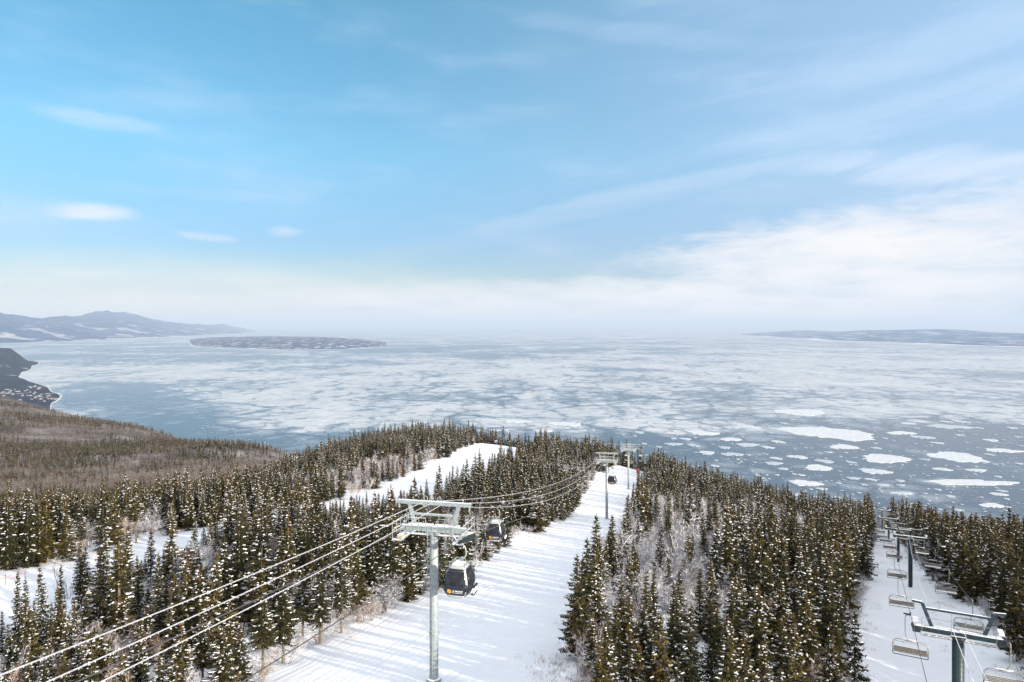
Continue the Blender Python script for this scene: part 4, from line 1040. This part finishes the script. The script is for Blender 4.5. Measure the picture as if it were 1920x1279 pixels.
def rope(name, label, cat, group, pts, sags, r, mat, n=26, rime=None, nseg=6):
    path = []
    for (a, b), sg in zip(zip(pts[:-1], pts[1:]), sags):
        for k in range(n):
            t = k / n; p = a.lerp(b, t); p = Vector((p.x, p.y, p.z - 4 * sg * t * (1 - t))); path.append(p)
    path.append(pts[-1])
    mb = MB(); mb.tube(path, r, nseg)
    if rime is None:
        o = mb.build(name, mat, None, True); tag(o, label, cat, group); return o, path
    root = empty(name, label, cat, tuple(path[0]), 0, group)
    lp = [p - path[0] for p in path]
    mb = MB(); mb.tube(lp, r, nseg); mb.build('strand', mat, root, True)
    s2 = MB(); s2.tube([p + Vector((0, 0, r * .8)) for p in lp], rime, 5); s2.build('rime_snow', M['rime'], root)
    s3 = MB(); rr2 = random.Random(len(label))
    for a, b in zip(lp[:-1], lp[1:]):
        L = (b - a).length; m_ = int(L / .24) if (a + path[0]).y < 175 and (a + path[0]).y > 4 else 0
        for k in range(m_):
            p = a.lerp(b, (k + rr2.random()) / m_); d_ = (b - a).normalized() * .035; h = rr2.uniform(.0, .06)
            s3.add([p - d_ + Vector((0, 0, -r * .5)), p + d_ + Vector((0, 0, -r * .5)), p + Vector((rr2.uniform(-.02, .02), 0, -r - h))], [(0, 1, 2)])
    tag(s3.build('frost_fringe', M['rime'], root), kind='stuff')
    return root, path
SG = [1.5, 1.7, .7, .45, 1.2]
ropeL = rope('haul_rope', 'dark left gondola haul rope, the one the second cabin hangs on', 'cable', 'gondola haul ropes', [offs(p, -2.5, .10) for p in allp], SG, .026, M['rope'])[1]
ropeR = rope('haul_rope', 'dark right gondola haul rope, the one the nearest cabin hangs on', 'cable', 'gondola haul ropes', [offs(p, 2.5, .10) for p in allp], SG, .026, M['rope'])[1]
for lat, up, lb, sgx in ((-.75, 2.22, 'uppermost', 1.6), (-.12, 2.20, 'middle', 2.1), (.45, 2.02, 'lowest and rightmost', 2.4)):
    q = [Vector(p) for p in allp]
    rope('signal_cable', f'frosted signal cable over the gondola towers, {lb} of the three', 'cable', 'frosted signal cables',
         [offs(p, lat, up if i else up - .4) for i, p in enumerate(allp[:-1])] + [offs(allp[-1], lat, 2.0)], [sgx, sgx * 1.6, .9, .5, 1.0], .019, M['frosted_rope'], 30, .010)
def on_rope(path, y_):
    for a, b in zip(path[:-1], path[1:]):
        if a.y <= y_ <= b.y: return a.lerp(b, (y_ - a.y) / (b.y - a.y))
# ---- the cabin
ZS = [(0, .60), (.10, .66), (.30, .77), (.60, .89), (.90, .94), (1.20, .935), (1.50, .87), (1.80, .77), (2.05, .67), (2.18, .60), (2.26, .48)]
def half(z): return float(np.interp(z, [a for a, _ in ZS], [b for _, b in ZS]))
def face_pt(side, u_, z, off=0.0):
    """side 0 = end facing back along the line, 1 = right door side, 2 = front end, 3 = left side"""
    h = half(z); w = h * .93; bulge = .07 * (1 - (u_ * .95) ** 2)
    x_, y_ = u_ * w, -(h * 1.03 + bulge + off)
    for _ in range(side): x_, y_ = -y_, x_
    return (x_, y_, z)
def panel(mb, side, u0, u1, z0, z1, off, th=.02, nu=8, nz=8, mi=0):
    k = len(mb.v); us = np.linspace(u0, u1, nu + 1); zs_ = np.linspace(z0, z1, nz + 1)
    for o_ in (off, off - th):
        for z in zs_:
            for u_ in us: mb.v.append(face_pt(side, u_, z, o_))
    W_ = nu + 1; S = W_ * (nz + 1)
    for j in range(nz):
        for i in range(nu):
            a = k + j * W_ + i; mb.f.append((a, a + 1, a + W_ + 1, a + W_)); mb.m.append(mi)
            mb.f.append((a + S, a + S + W_, a + S + W_ + 1, a + S + 1)); mb.m.append(mi)
    for i in range(nu):
        a = k + i; mb.f.append((a, a + S, a + S + 1, a + 1)); a = k + nz * W_ + i; mb.f.append((a, a + 1, a + S + 1, a + S)); mb.m += [mi] * 2
    for j in range(nz):
        a = k + j * W_; mb.f.append((a, a + W_, a + W_ + S, a + S)); a = k + j * W_ + nu; mb.f.append((a, a + S, a + S + W_, a + W_)); mb.m += [mi] * 2
def text_mesh(txt, size):
    cu = bpy.data.curves.new('lettering', 'FONT'); cu.body = txt; cu.size = size; cu.extrude = .002; cu.offset = size * .008; cu.align_x = 'LEFT'; cu.space_character = 1.05
    o = bpy.data.objects.new('lettering', cu); COL.objects.link(o)
    bpy.context.view_layer.update()
    me = bpy.data.meshes.new_from_object(o.evaluated_get(bpy.context.evaluated_depsgraph_get()))
    bpy.data.objects.remove(o); me.materials.clear(); me.materials.append(M['white']); return me
T1, T2 = text_mesh('LE MASSIF', .175), text_mesh('DE CHARLEVOIX', .098)
def lettering(me, side, x0, z0, parent, off):
    me2 = me.copy()
    for v in me2.vertices:
        z = z0 + v.co.y; h = half(z) * .93; p = face_pt(side, (x0 + v.co.x) / h, z, off + v.co.z)
        v.co = p
    o = bpy.data.objects.new('lettering', me2); COL.objects.link(o); o.parent = parent; return o
def make_cabin():
    root = empty('gondola_cabin', '', 'gondola cabin', (0, 0, 0), 0, 'gondola cabins on the haul ropes')
    # origin at the floor centre
    b = MB(); n = 48; rings = []
    for z, h in ZS:
        ring = []
        for j in range(n):
            th = 2 * math.pi * j / n; c_, s_ = math.cos(th), math.sin(th); e = 2 / 6.5
            ring.append((math.copysign(abs(c_) ** e, c_) * h * .985, math.copysign(abs(s_) ** e, s_) * h * 1.02, z))
        rings.append(ring)
    k = len(b.v)
    for rg in rings: b.v += rg
    for i in range(len(rings) - 1):
        for j in range(n): b.f.append((i * n + j, i * n + (j + 1) % n, (i + 1) * n + (j + 1) % n, (i + 1) * n + j)); b.m.append(0)
    b.f.append(tuple(reversed(range(n)))); b.m.append(0); b.f.append(tuple((len(rings) - 1) * n + j for j in range(n))); b.m.append(0)
    body = b.build('body_shell', M['cabin_frame'], root, True)
    for sd in range(4):
        w = MB(); panel(w, sd, -.92, .92, 1.01, 1.94, .015); win = w.build('window', M['glass'], root, True)
        if sd in (1, 3):
            fr_ = MB(); 
            for u_ in (-.03, .03): panel(fr_, sd, u_ - .015, u_ + .015, .12, 1.98, .045, .04, 1, 10)
            for u_ in (-.42, .42): panel(fr_, sd, u_ - .02, u_ + .02, .95, 1.9, .035, .03, 1, 8)
            fr_.build('door_frame', M['rubber'], root)
        lp = MB(); panel(lp, sd, -.95, .95, .22, 1.00, .018); low = lp.build('lower_panel', M['cabin_dark'], root, True)
        tp = MB(); panel(tp, sd, -.90, .90, 1.97, 2.10, .018, nz=2); tp.build('vent_strip', M['cabin_dark'], root, True)
        sl = MB(); panel(sl, sd, -.94, .94, .02, .23, .02, nz=3); sl.build('sill', M['cabin_grey'], root, True)
        if sd in (0, 2):
            em = MB(); sh_ = [(-.12, 0), (.12, 0), (.14, .05), (.14, .20), (.10, .27), (.05, .30), (0, .31), (-.05, .30), (-.11, .27), (-.14, .20), (-.14, .05)]
            c0 = len(em.v)
            for a, z_ in sh_: em.v.append(face_pt(sd, (-.42 + a) / (half(.42 + z_) * .93), .40 + z_, .034))
            em.v.append(face_pt(sd, -.42 / (half(.5) * .93), .55, .036))
            for i in range(len(sh_)): em.f.append((i, (i + 1) % len(sh_), len(sh_))); em.m.append(0)
            emb = em.build('emblem', M['orange'], low)
            cut = MB()
            for a, z_, w_, h_ in ((-.04, .22, .02, .035), (.05, .20, .035, .03), (.0, .12, .14, .012), (0, .07, .16, .012), (-.06, .165, .03, .012)):
                pts_ = [(a - w_ / 2, z_), (a + w_ / 2, z_), (a + w_ / 2, z_ + h_), (a - w_ / 2, z_ + h_)]
                cut.add([face_pt(sd, (-.42 + p[0]) / (half(.42 + p[1]) * .93), .40 + p[1], .041) for p in pts_], [(0, 1, 2, 3)])
            cut.build('emblem_marks', M['cabin_dark'], low)
            lettering(T1, sd, -.20, .545, low, .026); lettering(T2, sd, -.20, .43, low, .026)
    for sx in (-1, 1):
        for sy in (-1, 1):
            bp = MB(); bp.tube([(sx * .80, sy * .86, .62), (sx * .84, sy * .90, .74), (sx * .85, sy * .91, .92), (sx * .80, sy * .86, 1.06)], [.06, .12, .12, .05], 8); bp.build('bumper', M['rubber'], root, True)
    rf = MB(); rf.box((0, 0, 2.29), (.80, .84, .06)); rf.build('roof_snow', M['snowcap'], root)
    rr_ = MB()
    for sx in (-1, 1): rr_.tube([(sx * .62, -.55, 2.14), (sx * .58, -.5, 2.34), (sx * .58, .5, 2.34), (sx * .62, .55, 2.14)], .022, 6)
    for sy in (-.22, .22): rr_.tube([(-.5, sy, 2.3), (-.30, sy, 2.62), (.30, sy, 2.62), (.5, sy, 2.3)], .025, 6)
    for sx in (-.3, .3): rr_.tube([(sx, -.22, 2.62), (sx, .22, 2.62)], .03, 6)
    rr_.build('roof_frame', M['galv'], root)
    sk_ = MB()
    for y_ in (-.35, .35): sk_.tube([(.93, y_, .22), (1.18, y_, .30), (1.24, y_, .80)], .025, 6)
    sk_.box((1.16, 0, .26), (.22, .95, .05)); sk_.box((1.22, 0, .78), (.16, .95, .05)); sk_.build('ski_rack', M['rubber'], root)
    sb = MB(); sb.box((1.20, -.26, .52), (.05, .28, .42)); sb.box((1.20, .22, .52), (.05, .28, .42)); sb.build('rack_plate', M['white'], root)
    return root
HANG = 1.75
def hanger(root, side):
    h = MB(); h.tube([(0, 0, 2.62), (side * .18, 0, 2.66), (side * .42, 0, 2.78), (side * .50, 0, 2.95), (side * .46, 0, 3.3), (side * .40, 0, 3.5), (side * .18, 0, 3.68), (side * .05, 0, 3.75)], [.06, .06, .06, .055, .05, .05, .05, .05], 8)
    h.build('hanger', M['galv'], root, True)
    g = MB(); g.box((0, 0, 3.80), (.16, .5, .18)); g.box((side * .16, 0, 3.86), (.12, .24, .16)); g.build('grip', M['rubber'], root)
cab = make_cabin(); hanger(cab, 1)
for ch in [cab] + [k_ for k_ in bpy.data.objects if k_.parent == cab]: pass
remember(cab)
CABS = [(ropeR, 45.3, 'nearest black gondola cabin, just right of the first tower pole'), (ropeL, 74.0, 'second black gondola cabin, level with the crossarm right of the first tower'), (ropeL, 184.0, 'small gondola cabin left of the second tower pole'),
        (ropeR, 150.0, 'small gondola cabin just right of the second tower pole'), (ropeL, 258.0, 'distant gondola cabin half behind the third tower pole'), (ropeR, 262.0, 'distant gondola cabin between the third tower and the dark fourth tower'),
        (ropeR, 300.0, 'distant gondola cabin half behind the dark fourth tower'), (ropeR, 330.0, 'farthest gondola cabin, right of the dark fourth tower against the water')]
for i, (rp, y_, lab) in enumerate(CABS):
    p = on_rope(rp, y_); o = cab if i == 0 else copy_tree(cab)
    o.scale = (.9, .9, .9); o['label'] = lab; o.location = (p.x, p.y, p.z - 3.42); o.rotation_euler = (0, R(1.2) if i == 0 else 0, HEAD)
# ------------------------------------------------------------------ chairlift
def chair_tower(loc, rz, H, label, r=.31):
    root = empty('chairlift_tower', label, 'lift tower', loc, rz, 'dark chairlift towers')
    p = MB(); p.tube([(0, 0, -1.5), (0, 0, H)], [r, r * .98], 20); p.tube([(0, 0, H - .1), (0, 0, H)], r * 1.25, 20); p.build('pole', M['dark'], root, True)
    l = MB(); ladder(l, r * .35, -r - .10, .5, H, .36, 0, .016); l.build('ladder', M['dark'], root)
    a = MB(); a.box((0, 0, H + .16), (4.6, .26, .28)); a.box((0, 0, H + .02), (.8, .5, .10)); a.build('crossarm', M['darks'], root)
    f = MB()
    for s_ in (-1, 1):
        f.bar((s_ * 1.32, 0, H + .25), (s_ * 1.86, 0, H + 1.72), .13, .20); f.bar((s_ * 1.84, 0, H + 1.74), (s_ * 2.42, 0, H + 1.78), .14, .13)
    f.box((0, 0, H + 1.42), (3.55, .12, .13)); f.build('lifting_frame', M['darks'], root)
    g = MB()
    for s_ in (-1, 1):
        for x1 in (.35, 1.9): g.tube([(s_ * x1, -.42, H + .02), (s_ * x1, -.42, H + .98)], .016, 5)
        for z_ in (.5, .98): g.tube([(s_ * .35, -.42, H + z_), (s_ * 1.9, -.42, H + z_)], .016, 5)
        g.tube([(s_ * .35, -.42, H + .98), (s_ * .35, -.42, H + 1.5)], .014, 5)
    g.build('guard_rail', M['chair'], root)
    c = MB()
    for s_ in (-1, 1):
        c.box((s_ * 1.15, -.30, H - .06), (1.65, .04, .05)); c.box((s_ * 1.15, -.52, H - .06), (1.65, .04, .05))
        for q in range(5): c.box((s_ * (.4 + q * .37), -.41, H - .06), (.05, .22, .03))
    c.build('catwalk', M['chairs'], root)
    for s_ in (-1, 1): sheaves(root, M['dark'], s_ * 2.35, H + .30, 6, -.20, .13, .28)
    n = MB(); n.box((-1.15, .03, H + .34), (2.1, .22, .07)); n.box((1.15, .03, H + .34), (2.1, .22, .07))
    for s_ in (-1, 1): n.box((s_ * 2.2, .35, H + .55), (.28, .8, .12))
    n.build('snow_cap', M['snowcap'], root)
    return root
CH = -math.atan2(.51, 1.0)
CT = [(27.0, 42.0, 18.8, .31, 'nearest dark chairlift tower, snow on its arms, cut off by the frame'), (63.2, 110.0, 33.6, .30, 'second dark chairlift tower standing on the snowy chairlift run'),
      (78.0, 140.0, 41.2, .24, 'third dark chairlift tower behind a column of chairs'), (100.5, 185.0, 51.5, .22, 'fourth dark chairlift tower near the end of the run'), (118.0, 221.0, 58.8, .20, 'farthest dark chairlift tower, before the golden larches')]
ct = []
for i, (x0, y_, dr, r_, lab) in enumerate(CT):
    g = gz1(x0, y_); rt = chair_tower((x0, y_, g), CH, -dr - g, lab, r_); ct.append((x0, y_, -dr))
    if i == 0:
        an = MB(); an.tube([(-.95, 0, -dr - g + 1.48), (-.95, 0, -dr - g + 1.9)], .02, 6)
        for q in range(3): an.tube([(-.95, 0, -dr - g + 1.9), (-.95 + .14 * math.cos(q * 2.1), .14 * math.sin(q * 2.1), -dr - g + 1.9)], .012, 4); an.box((-.95 + .16 * math.cos(q * 2.1), .16 * math.sin(q * 2.1), -dr - g + 1.9), (.06, .06, .06))
        an.build('wind_gauge', M['chair'], rt)
def offc(pt, lat, up): return Vector((pt[0] + math.cos(CH) * lat, pt[1] + math.sin(CH) * lat, pt[2] + up))
c0 = (-12.0, -34.0, -3.5); c6 = (148.0, 282.0, -84.0); call = [c0] + ct + [c6]; SC_ = [1.0, .55, .3, .5, .4, .8]
chL = rope('haul_rope', 'chairlift haul rope on the left, carrying the near column of chairs', 'cable', 'chairlift haul ropes', [offc(p, -2.35, .30) for p in call], SC_, .019, M['rope'])[1]
chR = rope('haul_rope', 'chairlift haul rope on the right, carrying the chairs beside the right forest', 'cable', 'chairlift haul ropes', [offc(p, 2.35, .30) for p in call], SC_, .019, M['rope'])[1]
rope('signal_cable', 'pale signal cable on the chairlift towers, left one of two', 'cable', 'chairlift signal cables', [offc(p, -.25, .34) for p in call], [1.5, 2.6, .7, .8, .6, .8], .017, M['white'])
rope('signal_cable', 'pale signal cable on the chairlift towers, right one of two', 'cable', 'chairlift signal cables', [offc(p, .30, .34) for p in call], [1.0, 1.9, .5, .6, .5, .8], .012, M['white'])
def make_chair():
    root = empty('lift_chair', '', 'chairlift chair', (0, 0, 0), 0, 'chairs hanging on the chairlift')
    h = MB(); h.tube([(.02, 0, -.10), (-.22, 0, -.14), (-.30, 0, -.24), (-.30, 0, -1.25), (-.26, 0, -1.55), (-.12, 0, -1.78), (.10, 0, -1.86), (.30, 0, -1.86)], .032, 8); h.build('hanger', M['chair'], root, True)
    g = MB(); g.box((0, 0, -.02), (.10, .34, .14)); g.box((-.20, 0, -.06), (.42, .10, .07)); g.build('grip', M['rubber'], root)
    f = MB(); f.tube([(-1.04, .0, -2.62), (-1.08, .02, -2.35), (-1.02, .03, -2.02), (-.86, .02, -1.88), (-.6, 0, -1.84), (.6, 0, -1.84), (.86, .02, -1.88), (1.02, .03, -2.02), (1.08, .02, -2.35), (1.04, .0, -2.62)], .026, 7)
    f.box((0, 0, -1.85), (.62, .09, .09))
    f.build('bail_frame', M['chair'], root, True)
    b_ = MB(); b_.tube([(-1.0, .12, -2.45), (-.98, .02, -2.12), (-.88, -.05, -1.98), (.88, -.05, -1.98), (.98, .02, -2.12), (1.0, .12, -2.45)], .014, 6)
    for x_ in (-.42, .42): b_.tube([(x_, -.05, -1.85), (x_, -.05, -2.14)], .014, 5)
    b_.build('restraint_bar', M['chair'], root, True)
    s_ = MB(); s_.box((0, .22, -2.70), (2.0, .46, .06)); s_.build('seat', M['chairs'], root)
    k = MB()
    for q in range(4): k.box((0, -.03 - q * .012, -2.60 + q * .09), (2.0, .035, .075))
    k.build('backrest', M['chairs'], root)
    r2 = MB(); r2.tube([(-1.04, 0, -2.58), (-1.04, .02, -2.88), (-.98, .20, -2.98), (.98, .20, -2.98), (1.04, .02, -2.88), (1.04, 0, -2.58)], .026, 7)
    for x_ in (-1.04, 1.04): r2.tube([(x_, 0, -2.70), (x_, .44, -2.72)], .022, 6)
    r2.build('underframe', M['rubber'], root, True)
    n = MB(); n.box((-.45, .20, -2.655), (.9, .34, .04)); n.box((.55, .24, -2.655), (.6, .26, .05)); n.box((0, 0, -1.79), (.9, .07, .04)); n.build('snow_cap', M['snowcap'], root)
    return root
chair = make_chair(); remember(chair)
CW = ['first', 'second', 'third', 'fourth', 'fifth', 'sixth', 'seventh', 'eighth', 'ninth', 'tenth', 'eleventh', 'twelfth', 'thirteenth', 'fourteenth']
lst = [(chL, y_, f'grey lift chair on the left rope, {CW[i]} nearest, hanging over the snowy run') for i, y_ in enumerate((47.0, 67, 86, 104, 122, 139, 156, 172, 188, 204, 220, 238))] + \
      [(chR, y_, f'grey lift chair on the right rope, {CW[i]} nearest, beside the right-hand forest') for i, y_ in enumerate((41, 58, 78, 98, 118, 138, 158, 178, 198, 216))]
for i, (rp, y_, lab) in enumerate(lst):
    p = on_rope(rp, y_); o = chair if i == 0 else copy_tree(chair)
    o['label'] = lab; o.location = tuple(p); o.rotation_euler = (0, 0, CH + R(((i * 7) % 5 - 2) * 1.2) + (math.pi if rp is chR else 0))
    if i == 4:
        rb = MB()
        for q in (-.5, .3): rb.box((q, -.09, -2.47), (.55, .02, .18))
        rb.build('red_banner', M['darkred'], o)
        o['label'] = 'lift chair on the left rope with a red panel on its backrest'
# ------------------------------------------------------------------ small things
def at_ground(px, py, d0=30, d1=460):
    dd = np.linspace(d0, d1, 4000); x_ = (px - CX) / F * dd; zr = -(py - HY) / F * dd
    k = np.nonzero(zr <= gz(x_, dd))[0]; i = k[0] if len(k) else -1
    return Vector((x_[i], dd[i], gz1(x_[i], dd[i])))
pA, pB = at_ground(10, 1098), at_ground(47, 1090); pC = at_ground(-40, 1104)
fe = empty('safety_fence', 'orange-red cord strung on thin poles across the left run', 'fence', tuple(pA))
for p in (pA, pB, pC):
    q = p - pA; m_ = MB(); m_.tube([q + Vector((0, 0, -.2)), q + Vector((0, 0, 1.7))], .03, 6); m_.build('pole', M['dark'], fe)
m_ = MB(); z1 = Vector((0, 0, 1.1)); m_.tube([pC - pA + z1, (pC + pA) / 2 - pA + z1 * .85, z1, (pA + pB) / 2 - pA + z1 * .8, pB - pA + z1 * 1.3], .035, 5); m_.build('cord', M['orange_rope'], fe)
ps = at_ground(930, 842); ps.x = (930 - CX) / F * 372; ps.y = 372; ps.z = gz1(ps.x, 372)
sg = empty('trail_sign', 'small white and blue trail sign at the top of the left run', 'sign', tuple(ps))
m_ = MB(); m_.tube([(0, 0, -.3), (0, 0, 2.6)], .05, 6); m_.build('post', M['dark'], sg); m_ = MB(); m_.box((0, -.08, 2.4), (1.5, .06, .9)); m_.build('sign_board', M['sign_blue'], sg); m_ = MB(); m_.box((0, -.02, 2.9), (1.6, .3, .12)); m_.build('snow_cap', M['snowcap'], sg)
pm = Vector(((1648 - CX) / F * 200, 200, 0)); pm.z = gz1(pm.x, pm.y)
m_ = MB(); m_.tube([(0, 0, -.3), (0, 0, 3.2), (0, 0, 6.4)], [.10, .09, .08], 8); m_.tube([(0, 0, 6.4), (0, 0, 6.5)], .13, 8); o = m_.build('marker_pole', M['dark']); o.location = pm
tag(o, 'slim dark pole on the left edge of the chairlift run near the crest', 'pole')
pk = at_ground(668, 1196); m_ = MB(); m_.box((0, 0, .06), (.62, .14, .05), 0); m_.box((0, 0, .10), (.6, .15, .03), 1); o = m_.build('timber_plank', [M['wood'], M['snowcap']]); o.location = pk; o.rotation_euler = (0, 0, .1)
tag(o, 'short orange-brown plank lying in the snow under the bare-trunked spruces', 'plank')
# twigs and dead grass poking through the snow
gr = random.Random(5); gm = MB()
def tuft(x_, y_, n, h):
    z_ = gz1(x_, y_)
    for _ in range(n):
        a = gr.random() * 6.28; x1, y1 = x_ + gr.gauss(0, .22), y_ + gr.gauss(0, .22); hh = h * gr.uniform(.4, 1.2); w = .012
        gm.add([(x1 - w, y1, z_ - .05), (x1 + w, y1, z_ - .05), (x1 + math.cos(a) * hh * .5, y1 + math.sin(a) * hh * .5, z_ + hh)], [(0, 1, 2)])
for k in range(520):
    y_ = 40 + 110 * gr.random() ** 1.6; q = gr.random()
    L_, R_ = float(interp(y_, RUN2, 1)), float(interp(y_, RUN2, 2)); x_ = (R_ - gr.random() ** 1.8 * 6) if q < .55 else (L_ + gr.random() ** 2 * 3)
    if q > .85: x_ = float(interp(y_, RUN, 2)) - gr.random() ** 2 * 3
    if fbm(np.array([x_ * .3]), np.array([y_ * .2]), 8)[0] < -.02: continue
    tuft(x_, y_, gr.randint(4, 12), .35)
for k in range(60): tuft(3.0 + gr.gauss(0, .9), 51 + gr.gauss(0, 2.5), gr.randint(3, 8), .35)
o = gm.build('dead_grass', M['deadwood']); tag(o, 'dead grass stalks and twigs poking through the snow along the run edges', kind='stuff')
# the village on the shore
M['plaster'] = m_steel('house_wall_paint', (0.22, 0.21, 0.21), (0.32, 0.31, 0.31), .8, 0, .2); M['roofsnow'] = m_steel('weathered_snowy_roof', (0.13, 0.14, 0.16), (0.30, 0.31, 0.34), .8, 0, .15)
HS = [('white', M['plaster']), ('red-brown', M['birchred']), ('dark', M['deadwood'])]
hr = random.Random(3); spots = []
for k in range(46):
    t = k / 45; px = 4 + 118 * t; spots.append((px + hr.uniform(-3, 3), 6150 + 750 * hr.random() + (1 - t) * 900 * hr.random()))
for k in range(10): spots.append((hr.uniform(48, 80), hr.uniform(7500, 8100)))
VT = bpy.data.objects['headland'] if 'headland' in bpy.data.objects else None
spots.sort(key=lambda p: p[0]); vrow = {}
from mathutils.bvhtree import BVHTree
bv_t = BVHTree.FromPolygons([v.co.copy() for v in VT.data.vertices], [tuple(p.vertices) for p in VT.data.polygons])
for i, (px, dd) in enumerate(spots):
    x_ = (px - CX) / F * dd; hit = bv_t.ray_cast(Vector((x_, dd, 500)), Vector((0, 0, -1)))
    if hit[0] is None or hit[0].z < WATER + 3: continue
    w, l_, h = hr.uniform(10, 22), hr.uniform(9, 16), hr.uniform(6, 9); cn, cm_ = HS[hr.choice([0, 0, 0, 1, 2])]
    band = 'near' if dd < 6500 else ('middle' if dd < 7200 else 'far'); j = vrow.get((band, cn), 0); vrow[(band, cn)] = j + 1
    e = empty('village_house', f'small {cn} house in the {band} row of the shore village, {NUMW[j]} from left', 'house', (x_, dd, hit[0].z - 1), hr.uniform(-.5, .5), 'houses of the shore village')
    a = MB(); a.box((0, 0, h / 2), (w, l_, h)); a.build('wall', cm_, e)
    rf = MB(); rf.add([(-w * .55, -l_ * .55, h), (w * .55, -l_ * .55, h), (w * .55, l_ * .55, h), (-w * .55, l_ * .55, h), (-w * .55, 0, h + l_ * .35), (w * .55, 0, h + l_ * .35)], [(0, 1, 5, 4), (2, 3, 4, 5), (0, 4, 3), (1, 2, 5), (0, 3, 2, 1)]); rf.build('roof', M['roofsnow'], e)
# ------------------------------------------------------------------ haze
def haze():
    mb = MB(); zt, zb = 1500.0, WATER - 1.0
    mb.box((0, 60000, (zt + zb) / 2), (330000, 330000, zt - zb))
    m = bpy.data.materials.new('thin_air_haze'); m.use_nodes = True
    t = m.node_tree
    for n in list(t.nodes):
        if n.type != 'OUTPUT_MATERIAL': t.nodes.remove(n)
    v = t.nodes.new('ShaderNodeVolumePrincipled'); v.inputs['Color'].default_value = (0.60, 0.72, 0.90, 1); v.inputs['Density'].default_value = HAZE_DENSITY; v.inputs['Anisotropy'].default_value = 0.0
    t.links.new(v.outputs[0], [n for n in t.nodes if n.type == 'OUTPUT_MATERIAL'][0].inputs['Volume'])
    o = mb.build('haze', m); tag(o, 'thin pale haze over the river', kind='stuff')
HAZE_DENSITY = 1.5e-5
haze()
